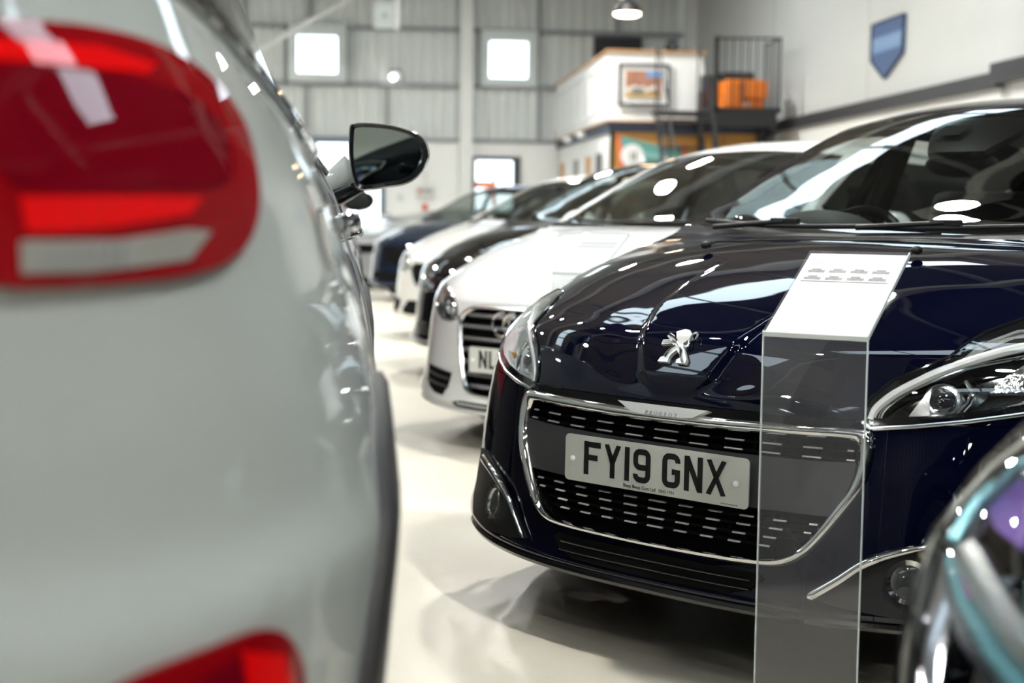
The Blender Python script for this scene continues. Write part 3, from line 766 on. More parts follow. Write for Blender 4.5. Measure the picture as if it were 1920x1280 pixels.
def cabin(root, dash_z=.985, seats=True, colour=interior_dark):
    MB().box(-.68, .68, .95, 3.6, .30, .36).box(-.68, .68, .88, .95, .30, .93).build('cabin_floor', colour, root, smooth=0)
    if not seats: return
    for x in (-.36, .36):
        mb = MB(); pts = [(0, .36), (.52, .36), (.56, .52), (.06, .56), (0, .50)]
        mb.prism([(p[0] + 1.78, p[1]) for p in pts], (x - .24, 0, 0), (0, 1, 0), (0, 0, 1), (1, 0, 0), .48)
        st = mb.build('front_seat', colour, root, bevel=.03)
        MB().prism([(2.22, .50), (2.36, .50), (2.58, 1.14), (2.50, 1.16)], (x - .22, 0, 0), (0, 1, 0), (0, 0, 1), (1, 0, 0), .44).build('seat_back', colour, st, bevel=.04)
        MB().ball((x, 2.58, 1.24), .11, 14, 9, (1.1, .45, .85)).build('headrest', colour, st)
    MB().box(-.62, .62, 2.9, 3.1, .36, .98).build('rear_seat', colour, root, smooth=0, bevel=.05)

def make_car(B, name, label, cat, loc, rz, paint, fascia_paint=None, hole=None, lamp_hole=None, ws=1., glassm=None, wind=None, res=1., pillar=None, roofm=None, hood_drop=None):
    root = thing(name, label, cat, (loc[0], loc[1], 0), rz); T = B.T
    fascia_paint = fascia_paint or paint
    ns = int(150 * res); hs = int(90 * res)
    hole_f = (lambda x, y, z: (hole and inside((abs(x), z), hole)) or (lamp_hole and inside((abs(x), z), lamp_hole))) if (hole or lamp_hole) else None
    B.grid(T[0], T[7], ns, int(50 * res), drop=hole_f).build('front_bumper', fascia_paint, root, smooth=60, recalc=False)
    lamp_f = (lambda x, y, z: inside((abs(x), z), lamp_hole)) if lamp_hole else None
    tt = np.concatenate([np.linspace(T[7] + .002, T[12], int(110 * res)), np.linspace(T[12], T[16] - .004, int(40 * res))[1:]])
    hood = B.grid(0, 0, int(hs * (3 if lamp_hole and res > .8 else 1)), tt, drop=lamp_f); hood.build('bonnet', paint, root, smooth=60, recalc=False)
    B.grid(T[16] - .004, T[17], 40, 4).build('cowl', black_plastic, root, smooth=60, recalc=False)
    B.grid(T[17], T[21], 40, 24, -.93, .93).build('windscreen', screen_glass, root, smooth=180, recalc=False)
    for a, b in ((-1, -.93), (.93, 1)): B.grid(T[17], T[22], 3, 26, a, b).build('windscreen_pillar', paint, root, smooth=60, recalc=False)
    B.grid(T[21], T[27], 40, 40, -1, 1).build('roof', roofm or paint, root, smooth=60, recalc=False)
    B.grid(T[27], T[28], 30, 8, -.9, .9).build('rear_window', dark_glass, root, smooth=180, recalc=False)
    B.grid(T[28], T[32], 40, 24).build('tailgate', paint, root, smooth=60, recalc=False)
    for a, b in ((-1, -.9), (.9, 1)): B.grid(T[27], T[28], 3, 8, a, b).build('rear_pillar', paint, root, smooth=60, recalc=False)
    side_panels(B, root, paint, glassm or side_glass, ws, pillar=pillar)
    MB().box(-.72, .72, .30, 3.70, .15, .20).build('underbody', void, root, smooth=0)
    MB().box(-.70, .70, .36, .95, .20, .55).build('engine_bay', void, root, smooth=0)
    return root

# lettering of a British plate, 50 x 79 mm strokes 14 mm wide, in millimetres
def arc(cx, cy, r, a0, a1, n=6): return [(cx + r * math.cos(a0 + (a1 - a0) * i / n), cy + r * math.sin(a0 + (a1 - a0) * i / n)) for i in range(n + 1)]
H_ = PI / 2
G9 = [(7, 20)] + arc(19, 19, 12, PI, 1.5 * PI) + arc(31, 19, 12, -H_, 0) + arc(31, 60, 12, 0, H_) + arc(19, 60, 12, H_, PI) + arc(19, 48, 12, PI, 1.5 * PI) + [(43, 36)]
GLYPH = {
 'F': [[(7, 0), (7, 79)], [(0, 72), (50, 72)], [(7, 41), (41, 41)]],
 'Y': [[(7, 80), (25, 36)], [(43, 80), (25, 36)], [(25, 40), (25, 0)]],
 '1': [[(7, 0), (7, 79)]],
 '9': [G9],
 'G': [[(43, 58)] + arc(31, 60, 12, 0, H_) + arc(19, 60, 12, H_, PI) + arc(19, 19, 12, PI, 1.5 * PI) + arc(31, 19, 12, -H_, 0) + [(43, 37), (27, 37)]],
 'N': [[(7, 0), (7, 79)], [(43, 0), (43, 79)], [(7, 76), (43, 3)]],
 'X': [[(5, 80), (45, -1)], [(45, 80), (5, -1)]],
 'L': [[(7, 79), (7, 0)], [(0, 7), (49, 7)]],
 '6': [[(50 - x, 79 - y) for x, y in G9]],
 '7': [[(0, 72), (50, 72)], [(44, 74), (17, 0)]], 'K': [[(7, 0), (7, 79)], [(44, 80), (10, 36)], [(16, 44), (44, -1)]],
}
GW = {'1': 14}
def glyph_strip(mb, pts, th, x0, y, h):
    """flat stroke with mitred joints and a small thickness"""
    n = len(pts); L = []; R = []
    for i in range(n):
        a = np.array(pts[max(0, i - 1)], float); b = np.array(pts[min(n - 1, i + 1)], float); p = np.array(pts[i], float)
        d = b - a; d /= np.linalg.norm(d); nn = np.array((-d[1], d[0])); k_ = 1.
        if 0 < i < n - 1:
            d1 = p - a; d1 /= np.linalg.norm(d1); k_ = 1 / max(.5, abs(d1 @ d))
        L.append(p + nn * th / 2 * k_); R.append(p - nn * th / 2 * k_)
    for i in range(n - 1):
        q = [L[i], L[i + 1], R[i + 1], R[i]]
        mb.prism([tuple(v) for v in q], (x0, y, 0), (.001, 0, 0), (0, 0, .001), (0, -1, 0), h)
def number_plate(parent, text, centre, tilt=0., small=True, yaw=0.):
    """plate standing in front of the car, facing -y"""
    e = bpy.data.objects.new('number_plate', None)
    w_, h_ = .52, .111; r = .011; poly = []
    for cx, cz, a0 in ((w_ / 2 - r, h_ / 2 - r, 0), (-w_ / 2 + r, h_ / 2 - r, H_), (-w_ / 2 + r, -h_ / 2 + r, PI), (w_ / 2 - r, -h_ / 2 + r, 1.5 * PI)):
        poly += arc(cx, cz, r, a0, a0 + H_, 5)
    pl = MB().prism(poly, (0, 0, 0), (1, 0, 0), (0, 0, 1), (0, 1, 0), .004).build('number_plate', plate_white, parent, smooth=0)
    pl.matrix_local = Matrix.Translation(centre) @ Matrix.Rotation(yaw, 4, 'Z') @ Matrix.Rotation(tilt, 4, 'X')
    x = -.201; 
    for i, ch in enumerate(text):
        if ch == ' ': x += .022; continue
        mb = MB()
        for stroke in GLYPH[ch]:
            st = []
            for q in stroke: st.append(q)
            glyph_strip(mb, st, 13.5, x, -.0002, .0008)
        # strokes may run past the letter height: keep them inside
        mb.v = [(a, b, min(.079, max(0., c_))) for a, b, c_ in mb.v]; mb.v = [(a, b, c_ - .0395 + .004) for a, b, c_ in mb.v]
        mb.build('letter', plate_text, pl, smooth=0); x += GW.get(ch, 50) / 1000 + .011
    for sx in (-.236, .228): MB().lathe([(0, -.004), (.004, -.0035), (.0065, -.002), (.0065, 0)], 16, (sx, 0, -.002), (0, 1, 0)).build('screw_cap', paper, pl)
    if small:
        M = Matrix.Translation((-.005, -.0005, -.0465)) @ Matrix.Rotation(H_, 4, 'X')
        text_mesh('dealer_line', 'Beep Beep Cars Ltd', .0115, plate_text, pl, Matrix.Translation((-.030, 0, 0)) @ M, .0002)
        text_mesh('dealer_line', 'DH1 1TH', .0105, plate_text, pl, Matrix.Translation((.047, 0, 0)) @ M, .0002)
        mb = MB()
        for i in range(9): mb.box(.19 + i * .005, .1935 + i * .005, -.0006, 0, -.0515, -.049)
        mb.build('maker_line', paper_dark, pl, smooth=0)
    return pl

# ------------------------------------------------------------------ the navy hatchback in the middle
RZ = math.radians(-48.8)
def crease(u, v, z):
    ur = np.interp(z, [.60, .63, .65, .671, .718, .765, .821, .868, .92], [.02, .045, .075, .10, .122, .147, .182, .186, .17])
    a = .013 * sm((ur - np.abs(u)) / .024 + .5) * sm((z - .618) / .055) * sm((.95 - z) / .13)
    # shallow hollow on each side of the raised centre, towards the lamps
    h_ = -.004 * np.exp(-((np.abs(u) - ur - .07) / .07) ** 2) * sm((z - .63) / .05) * sm((.86 - z) / .10)
    return -(a + h_) * .75, (a + h_) * .66
navy_body = Body(adapt(), crease)
G_OUT = [(0, .594), (.13, .595), (.25, .597), (.37, .598), (.45, .598), (.486, .590), (.496, .545), (.485, .48), (.453, .42), (.413, .36), (.376, .318), (.33, .294), (.26, .287), (.13, .285), (0, .284)]
G_IN = [(0, .566), (.13, .567), (.25, .569), (.36, .571), (.43, .572), (.458, .566), (.466, .53), (.456, .475), (.428, .425), (.391, .367), (.357, .330), (.315, .311), (.25, .305), (.125, .302), (0, .300)]
G_MID = [(a[0] * .45 + b[0] * .55, a[1] * .45 + b[1] * .55) for a, b in zip(G_OUT, G_IN)]
LENS = [(.463, .614), (.480, .598), (.56, .609), (.65, .623), (.735, .640), (.785, .655), (.81, .69), (.82, .75), (.81, .80), (.76, .826), (.70, .828), (.660, .824), (.642, .811),
        (.620, .797), (.604, .776), (.590, .748), (.540, .720), (.503, .697), (.473, .664), (.459, .634)]
def shrink(p, k_, c=None):
    c = c or (sum(a for a, b in p) / len(p), sum(b for a, b in p) / len(p)); return [(c[0] + (a - c[0]) * k_, c[1] + (b - c[1]) * k_) for a, b in p]
def inset(poly, d):
    n = len(poly); out = []
    ar = sum(poly[i][0] * poly[(i + 1) % n][1] - poly[(i + 1) % n][0] * poly[i][1] for i in range(n)); sg = 1 if ar > 0 else -1
    for i in range(n):
        a, p, b = np.array(poly[i - 1]), np.array(poly[i]), np.array(poly[(i + 1) % n])
        d1 = (p - a) / np.linalg.norm(p - a); d2 = (b - p) / np.linalg.norm(b - p)
        nn = np.array((-(d1 + d2)[1], (d1 + d2)[0])); nn /= np.linalg.norm(nn)
        out.append(tuple(p + sg * nn * d / max(.55, d1 @ d2 * .5 + .5)))
    return out
LHOLE = inset(LENS, .009)
nav = make_car(navy_body, 'hatchback_car', 'dark navy hatchback with a chrome framed grille and plate FY19 GNX', 'car', (.681, 3.164), RZ, navy,
               hole=[(-.02, G_MID[0][1])] + G_MID + [(-.02, G_MID[-1][1])], lamp_hole=LHOLE, glassm=side_glass)
NB = navy_body
o4, i4 = smooth_poly(full(G_OUT), True, 5), smooth_poly(full(G_IN), True, 5)
gr = NB.ring(o4, i4, [(0, -.004), (.06, .010), (.30, .019), (.62, .020), (.92, .012), (1, .0)]).build('grille_frame', chrome, nav, smooth=60)
NB.ring(i4, i4, [(0, .002), (0, -.03), (0, -.055)]).build('grille_wall', black_gloss, nav, smooth=60)
gp = NB.patch(full(G_IN), -.045, .05).build('grille_back', void, nav, smooth=180)
dash_mat = pbr('bright_dash', (.80, .80, .78), .35, .35, .5)
rows = [(.551, .092, 5, .064), (.531, .092, 5, .062), (.390, .079, 5, .046), (.371, .077, 5, .046), (.351, .074, 5, .044), (.332, .071, 4, .042)]
sl = MB()
def gin_half(z):
    pts = [p for p in G_IN[4:]]; return np.interp(-z, [-p[1] for p in pts], [p[0] for p in pts])
for z, pit, nk, ln in rows:
    hw = gin_half(z) - .008
    P = [NB.pt(u, z, -.022) for u in np.linspace(-hw, hw, 40)]
    sl.tube(P, .0042, 6)
    for i in range(-nk, nk + 1):
        c_ = i * pit; l_ = ln * (1 if i == 0 else .80) * (1 - .05 * abs(i))
        a, b = max(-hw, c_ - l_ / 2), min(hw, c_ + l_ / 2)
        if b - a < .012: continue
        Q = [NB.pt(u, z, -.006) for u in np.linspace(a, b, 5)]; MB().tube(Q, .0023, 6, sx=2.0).build('chrome_dash', dash_mat, nav, smooth=60)
for i in range(-12, 13):
    u = i * .0375
    zt = [z for z, *_ in rows if abs(u) < gin_half(z)]
    for za, zb_ in ((.322, .400), (.523, .562)):
        if abs(u) < gin_half(za) - .01: sl.tube([NB.pt(u, za, -.028), NB.pt(u, (za + zb_) / 2, -.028), NB.pt(u, zb_, -.028)], .004, 6)
sl.build('grille_mesh', void, nav, smooth=60)
BLK = [(0, .522), (.20, .522), (.40, .524), (.462, .527), (.463, .50), (.445, .445), (.424, .410), (.30, .410), (0, .408)]
NB.patch(full(BLK), .004, .04, depth=.05).build('plate_plinth', grey_plastic, nav, smooth=40)
number_plate(nav, 'FY19 GNX', (0, -.010, .4655), math.radians(-1))
NB.patch([(-.45, .613), (-.2, .612), (0, .612), (.2, .612), (.45, .613), (.44, .597), (.2, .594), (-.2, .594), (-.44, .597)], .003, .05).build('grille_shadow_gap', void, nav, smooth=180)
bd = NB.patch([(-.128, .602), (.126, .602), (.09, .584), (.06, .5805), (-.06, .5795), (-.085, .583)], .030, .02, depth=.02).build('grille_badge', pbr('pale_badge', (.72, .73, .72), .25, .3, 1.), nav, smooth=40)
p_ = NB.pt(0, .591, .031)
text_mesh('badge_lettering', 'PEUGEOT', .0135, steel_grey, bd, Matrix.Translation((0.004, p_[1] - .002, .591)) @ Matrix.Rotation(H_ - .25, 4, 'X'), .0006, 1.75)
LION = [(-.055, .729), (-.055, .739), (-.036, .741), (-.049, .747), (-.045, .754), (-.031, .750), (-.018, .742), (-.031, .757), (-.012, .763), (.004, .761), (.014, .755), (.018, .748), (.012, .741), (.004, .735),
        (.011, .727), (.030, .702), (.029, .692), (.003, .692), (.003, .700), (.014, .705), (-.006, .720), (-.016, .711), (-.021, .702), (-.020, .692), (-.049, .692), (-.044, .702), (-.035, .705), (-.030, .718), (-.018, .729), (-.027, .733)]
em = NB.patch(LION, .010, .006, depth=.012).build('lion_emblem', pbr('emblem_silver', (.78, .78, .76), .28, .55, .6), nav, smooth=35, bevel=.0012)
tl = [(.010, .728), (.022, .731), (.020, .741), (.019, .752), (.026, .757), (.033, .752), (.035, .744)]
MB().tube([tuple(NB.pt(u, z, .010)) for u, z in smooth_poly(tl, False, 4)], .0028, 8).build('emblem_tail', satin, em)
for pa, r_ in (([(-.008, .733), (.005, .722), (.012, .708), (.022, .695)], .0034), ([(-.05, .734), (-.03, .737), (-.012, .736)], .0028), ([(-.045, .750), (-.028, .745), (-.012, .738)], .0030), ([(-.012, .728), (-.026, .716), (-.032, .703)], .0034)):
    MB().tube([tuple(NB.pt(u, z, .0115)) for u, z in smooth_poly(pa, False, 4)], r_, 8).build('emblem_limb', chrome, em)
# lamps
lamp_silver = pbr('lamp_silver', (.88, .89, .89), .35, .1, .5, bump=.25, bscale=30)
refl_bump = pbr('faceted_reflector', (.75, .75, .74), .12, 1., bump=.8, bscale=55)
for sd in (-1, 1):
    X = lambda p: [(sd * a, b) for a, b in (p if sd > 0 else p[::-1])]
    LN = X(LENS)
    hl = NB.patch(LN, -.075, .04).build('headlight', lamp_silver if sd < 0 else interior_mid, nav, smooth=60)  # left bowl coloured paler than the right, in place of bright reflections
    NB.ring(LN, X(inset(LENS, .019)), [(0, .001), (.5, .0015), (1, .001)]).build('lamp_rim', black_gloss, hl, smooth=60)
    NB.ring(X(inset(LENS, .019)), LN, [(0, .0), (.5, -.04), (1, -.076)]).build('lamp_wall', lamp_silver, hl, smooth=60)
    NB.patch(X([(.50, .622), (.56, .626), (.65, .642), (.69, .70), (.70, .745), (.62, .735), (.545, .695), (.50, .655)]), -.052, .03, depth=.01).build('lamp_bezel', black_gloss, hl, smooth=60)
    c_ = NB.pt(sd * .602, .671, -.035); n_ = (NB.pt(sd * .602, .671, 0) - c_) / .035
    MB().lathe([(.040, -.012), (.040, .0), (.033, .004)], 28, c_, n_).build('projector_ring', satin, hl)
    MB().lathe([(0, .016), (.012, .0145), (.022, .010), (.030, .002), (.033, -.008)], 28, c_, n_).build('projector_lens', pbr('projector_glass', (.02, .02, .022), .08, coat=1.) if sd < 0 else MATS['projector_glass'], hl)
    NB.patch(X([(.545, .634), (.585, .636), (.578, .66), (.575, .70), (.565, .68)]), -.030, .02, depth=.012).build('projector_shroud', satin, hl, smooth=60)
    hx = [(.632, .712), (.650, .690), (.648, .664), (.630, .632)]
    NB.strip(X(hx) if sd > 0 else X(hx), .006, -.020, 0).build('bezel_edge', chrome, hl)
    gd = smooth_poly(X([(.476, .618), (.481, .640), (.500, .664), (.528, .688), (.580, .722), (.648, .757), (.70, .776), (.755, .786)]), False, 6)
    NB.strip(gd, .0105, -.006, 0).build('light_guide', pbr('guide_white', (.66, .67, .66), .2, coat=1.) if sd < 0 else MATS['guide_white'], hl)
    NB.strip(smooth_poly(X([(.492, .616), (.497, .640), (.520, .668), (.565, .702), (.635, .738), (.72, .764)]), False, 6), .0045, -.012, 0).build('guide_trim', chrome, hl)
    NB.patch(X([(.50, .608), (.64, .628), (.735, .646), (.75, .672), (.66, .640), (.56, .622)]), -.012, .03, depth=.012).build('lower_blade', satin, hl, smooth=60)
    NB.patch(X([(.68, .695), (.745, .70), (.79, .745), (.785, .79), (.71, .768)]), -.045, .02, depth=.02).build('reflector', refl_bump, hl, smooth=60)
    NB.patch(X([(.606, .757), (.64, .792), (.70, .815), (.785, .815), (.78, .798), (.70, .784), (.65, .765)]), -.012, .02, depth=.01).build('upper_reflector', chrome, hl, smooth=60)
    b_ = NB.pt(sd * .745, .665, -.03); MB().ball(tuple(b_), .010, 12, 8).build('amber_bulb', orange_lens, hl)
    NB.patch(LN, .003, .03).build('lens', lens_glass, hl, smooth=180)
    NB.strip(X([(.462, .612), (.480, .598), (.56, .608), (.65, .622), (.735, .639), (.785, .654)]), .0045, .003, 0).build('lens_edge', satin, hl)
    NB.strip(X([(.785, .654), (.812, .69), (.822, .75), (.812, .80), (.76, .828), (.70, .830), (.660, .826), (.642, .813), (.620, .799), (.602, .776), (.588, .750), (.540, .722), (.503, .699), (.472, .665), (.458, .634), (.462, .612)]), .0035, .002, 0).build('lens_seal', black_gloss, hl)
    # fog lamp corner
    fb = NB.patch(X([(.40, .238), (.47, .226), (.60, .215), (.74, .225), (.80, .26), (.82, .33), (.80, .39), (.72, .400), (.64, .382), (.56, .352), (.49, .306), (.44, .27)]), .005, .03, depth=.01).build('fog_bezel', black_plastic, nav, smooth=60)
    c_ = NB.pt(sd * .585, .290, .008); n_ = (c_ - NB.pt(sd * .585, .290, -.03)) / .038
    MB().lathe([(.046, .0), (.046, .006), (.036, .004), (.034, -.01), (0, -.012)], 26, c_, n_).build('fog_lamp', chrome, fb)
    MB().lathe([(0, .008), (.02, .006), (.034, .001)], 26, c_, n_).build('fog_lens', lens_glass, fb)
    NB.strip(smooth_poly(X([(.400, .236), (.452, .277), (.498, .318), (.55, .345), (.62, .368), (.71, .385)]), False, 5), [.003] + [.0105] * 12 + [.009, .0085, .008, .0075, .007, .006, .006, .005, .005, .004, .004, .003, .002], .014, 0).build('fog_trim', chrome, nav, smooth=60)
    MB().ball((sd * .31, .63, .966), .014, 14, 9, (1, 1.3, .8)).build('washer_jet', black_plastic, nav)
    # wing and bonnet shut line, mirror
    arm = MB().tube([(sd * .74, 1.56, .95), (sd * .84, 1.60, .97)], .03, 10).build('mirror_arm', black_plastic, nav)
    mb = MB().ball((sd * .86, 1.66, .985), .10, 20, 14, (.6, 1.0, .72)); mb.build('door_mirror', navy, nav)
it = NB.patch(full([(0, .274), (.20, .272), (.285, .273), (.30, .262), (.27, .236), (.22, .222), (0, .219)]), .004, .03).build('lower_intake', void, nav, smooth=180)
for z in (.236, .255): NB.strip([(u, z) for u in np.linspace(-.27, .27, 24)], .0022, .006, 0).build('intake_slat', black_gloss, it)
lp = [(u, .196) for u in np.linspace(-.80, .80, 48)]
NB.strip(lp, .012, .004, 0).build('lip_spoiler', black_gloss, nav)
# wipers
for a, b, c_ in (((-.62, 1.02), (-.30, 1.006), (.18, 1.012)), ((-.05, 1.004), (.20, 1.006), (.60, 1.02))):
    pts = [NB.pt(u, z, .014) for u, z in smooth_poly([a, b, c_], False, 8)]
    wp = MB().tube(pts, .007, 8).build('wiper', black_plastic, nav)
    m_ = NB.pt(b[0], b[1] + .004, .022); MB().box(m_[0] - .045, m_[0] + .045, m_[1] - .012, m_[1] + .012, m_[2] - .008, m_[2] + .012).build('wiper_clip', black_plastic, wp, bevel=.004)
    pts = [NB.pt(b[0], b[1] + .002, .026), NB.pt(b[0] - .25, 1.0, .018)]
    MB().tube(pts, .008, 8).build('wiper_arm', black_plastic, wp)
# windscreen furniture and cabin
cabin(nav)
mb = MB(); mb.prism([(.92, .60), (1.30, .60), (1.36, .80), (1.33, .93), (1.05, .965), (.95, .965)], (-.66, 0, 0), (0, 1, 0), (0, 0, 1), (1, 0, 0), 1.32)
ds = mb.build('dashboard', interior_mid, nav, bevel=.02)
MB().ball((-.315, 1.25, .960), .21, 24, 14, (1., .75, .52)).build('instrument_hood', interior_mid, ds)
MB().tube([(-.33 + .17 * math.cos(a), 1.47 + .07 * math.sin(a),   .915 + .155 * math.sin(a)) for a in np.linspace(0, 2 * PI, 37)[:-1]], .016, 10, True).build('steering_wheel', black_gloss, nav)
MB().tube([(-.33, 1.30, .86), (-.33, 1.46, .90)], .04, 12).build('steering_column', interior_dark, nav)
NB.patch([(-.17, 1.372), (.17, 1.372), (.13, 1.30), (.09, 1.255), (-.09, 1.255), (-.13, 1.30)], -.010, .04, depth=.02).build('sensor_housing', black_gloss, nav, smooth=60)
NB.patch([(-.11, 1.335), (-.02, 1.335), (-.03, 1.30), (-.12, 1.30)], .001, .04).build('sensor_window', dark_glass, nav, smooth=180)
mb = MB().ball((0, 1.52, 1.21), .12, 18, 10, (1.0, .22, .34)); mb.build('interior_mirror', black_plastic, nav)
hd = NB.grid(NB.T[21], NB.T[27], 20, 16, -.97, .97); hd.v = [(a, b, c_ - .03) for a, b, c_ in hd.v]; hd.build('headlining', interior_light, nav, smooth=180, recalc=False)
for sd in (-1, 1): MB().bar((sd * .70, 2.21, .93), (sd * .565, 2.28, 1.38), .09, .05, (1, 0, 0)).build('door_pillar', interior_dark, nav, bevel=.01)

# ------------------------------------------------------------------ the other cars of the row
def lamp_patch(B, root, poly, sd, back=satin, inner=None, lens=lens_glass, depth=.05):
    X = lambda p: [(sd * a, b) for a, b in (p if sd > 0 else p[::-1])]
    L_ = X(poly)
    hl = B.patch(L_, -depth, .04).build('headlight', back, root, smooth=60)
    B.ring(L_, L_, [(0, 0.), (0, -depth)]).build('lamp_wall', satin, hl, smooth=60)
    if inner:
        for (u, z, r, m) in inner:
            c_ = B.pt(sd * u, z, -depth * .6); n_ = (B.pt(sd * u, z, 0) - c_) / (depth * .6)
            MB().lathe([(r * 1.15, 0), (r, .01), (r * .6, -.008), (0, -.014)], 20, c_, n_).build('reflector', m, hl)
    B.patch(L_, .002, .04).build('lens', lens, hl, smooth=180)
    B.strip(L_, .004, .001, 0, closed=True).build('lamp_edge', black_gloss, hl)
    return hl
def mirrors(root, paint, u=.93, v=1.30, z=1.0, sz=.11):
    for sd in (-1, 1):
        m_ = MB().ball((sd * u, v, z), sz, 18, 12, (1.05, .6, .74)).build('door_mirror', paint, root)
        MB().tube([(sd * (u - .20), v - .04, z - .05), (sd * (u - .05), v, z - .03)], .03, 10).build('mirror_arm', black_plastic, m_)
        MB().lathe([(0, 0), (.08, 0), (.085, -.006)], 20, (sd * u, v + .062, z), (0, 1, 0)).build('mirror_glass', mirror_mat, m_)

# white hatchback with the single frame grille
A_OUT = [(0, .650), (.20, .650), (.31, .646), (.365, .630), (.405, .600), (.412, .560), (.395, .48), (.362, .39), (.325, .298), (.280, .258), (.195, .244), (0, .242)]
A_IN = [(0, .630), (.19, .630), (.29, .627), (.340, .612), (.378, .588), (.386, .556), (.370, .48), (.338, .39), (.302, .305), (.262, .272), (.19, .260), (0, .258)]
A_LENS = [(.42, .580), (.49, .566), (.58, .568), (.66, .590), (.72, .64), (.73, .70), (.68, .722), (.58, .700), (.50, .668), (.45, .635)]
AB = Body(adapt(1.02, .655))
aud = make_car(AB, 'hatchback_car', 'white hatchback with a tall slatted grille and interlocked rings, behind the navy hatchback', 'car', (.6815, 6.026), RZ, white_paint, silver_white,
               hole=[(-.02, .64)] + [((a[0] + b[0]) / 2, (a[1] + b[1]) / 2) for a, b in zip(A_OUT, A_IN)] + [(-.02, .25)], lamp_hole=shrink(A_LENS, .92), ws=1.02, res=.8, pillar=black_gloss)
def a_frame(B, root, OUT, IN, slats, mat=chrome, smat=interior_mid, back=-.05):
    o_, i_ = smooth_poly(full(OUT), True, 4), smooth_poly(full(IN), True, 4)
    B.ring(o_, i_, [(0, -.003), (.2, .008), (.7, .010), (1, -.002)]).build('grille_frame', mat, root, smooth=60)
    B.ring(i_, i_, [(0, 0.), (0, back)]).build('grille_wall', black_gloss, root, smooth=60)
    g_ = B.patch(full(IN), back + .005, .05).build('grille_back', void, root, smooth=180)
    for z in slats:
        us = [p[0] for p in IN]; zs_ = [p[1] for p in IN]
        hw = np.interp(-z, [-q for q in zs_[3:]], us[3:]) - .004
        P = [B.pt(u, z, -.012) for u in np.linspace(-hw, hw, 30)]
        MB().tube(P, .0095, 8, sx=1.3).build('grille_slat', smat, g_)
    return g_
a_frame(AB, aud, A_OUT, A_IN, [.603, .553, .50, .45, .397, .345, .295], satin, pbr('grey_slat', (.10, .105, .11), .3, .5))
for i, u in enumerate((-.102, -.034, .034, .102)):
    c_ = AB.pt(u, .572, .0); ring = [(u + .050 * math.cos(a), c_[1] - .018 - .004 * (i % 2), .572 + .050 * math.sin(a)) for a in np.linspace(0, 2 * PI, 41)[:-1]]
    MB().tube(ring, .0062, 8, True).build('emblem_ring', chrome, aud)
number_plate(aud, 'NL67 NKX', (0, -.018, .4145), 0, False)
for sd in (-1, 1):
    lamp_patch(AB, aud, A_LENS, sd, dark_chrome, [(.50, .60, .03, chrome), (.57, .635, .04, chrome), (.65, .655, .035, dark_chrome)])
    X = lambda p: [(sd * a, b) for a, b in (p if sd > 0 else p[::-1])]
    fg = AB.patch(X([(.42, .336), (.60, .346), (.70, .35), (.70, .30), (.64, .255), (.56, .235), (.47, .230), (.435, .28)]), .003, .03).build('fog_grille', void, aud, smooth=180)
    for z in (.27, .305): AB.strip(X([(.44, z), (.55, z + .004), (.68, z + .01)]), .006, .006, 0).build('fog_slat', grey_plastic, fg)
AB.patch(full([(0, .222), (.32, .222), (.38, .212), (.36, .196), (0, .194)]), .003, .04).build('lower_intake', void, aud, smooth=180)
AB.strip([(u, .182) for u in np.linspace(-.82, .82, 48)], .012, .006, 0).build('lip_spoiler', silver_white, aud)
mirrors(aud, white_paint, .93, 1.52, 1.0); cabin(aud)
MB().prism([(.92, .60), (1.30, .60), (1.36, .80), (1.33, .93), (1.0, .965)], (-.66, 0, 0), (0, 1, 0), (0, 0, 1), (1, 0, 0), 1.32).build('dashboard', interior_dark, aud, bevel=.02)
for a, b, c_ in (((-.62, 1.02), (-.30, 1.01), (.18, 1.012)),):
    MB().tube([AB.pt(u, z, .012) for u, z in smooth_poly([a, b, c_], False, 8)], .007, 8).build('wiper', black_plastic, aud)

# black hatchback with the slim grille
V_LENS = [(.43, .585), (.50, .555), (.62, .550), (.70, .575), (.735, .64), (.73, .725), (.66, .735), (.55, .712), (.47, .680)]
VB = Body(adapt(1.02, .665, roof=1.02))
vw_ = make_car(VB, 'hatchback_car', 'black hatchback with a slim dark grille, behind the white hatchback with rings', 'car', (.745, 8.885), RZ, black_paint, lamp_hole=shrink(V_LENS, .92), ws=1.02, res=.6)
VB.patch(full([(0, .650), (.40, .652), (.45, .60), (.42, .565), (0, .562)]), .004, .05).build('upper_grille', void, vw_, smooth=180)
for z in (.585, .610, .633): VB.strip([(u, z) for u in np.linspace(-.41, .41, 24)], .006, .008, 0).build('grille_slat', black_gloss, vw_)
VB.strip([(u, .553) for u in np.linspace(-.60, .60, 30)], .006, .008, 0).build('chrome_line', satin, vw_)
lg = VB.patch(full([(0, .36), (.62, .365), (.66, .33), (.60, .255), (0, .245)]), .004, .05).build('lower_grille', void, vw_, smooth=180)
for z in (.28, .31, .34): VB.strip([(u, z) for u in np.linspace(-.6, .6, 24)], .007, .008, 0).build('grille_slat', black_gloss, lg)
VB.strip([(u, .228) for u in np.linspace(-.80, .80, 40)], .010, .006, 0).build('lip_line', satin, vw_)
for sd in (-1, 1): lamp_patch(VB, vw_, V_LENS, sd, satin, [(.52, .615, .045, chrome), (.63, .64, .05, chrome)])
number_plate(vw_, 'YX67 KLF', (0, -.02, .455), 0, False)
VB.patch(full([(0, .515), (.27, .517), (.27, .41), (0, .41)]), .001, .05).build('plate_base', black_plastic, vw_, smooth=180)
mirrors(vw_, black_paint, .93, 1.50, 1.0); cabin(vw_)

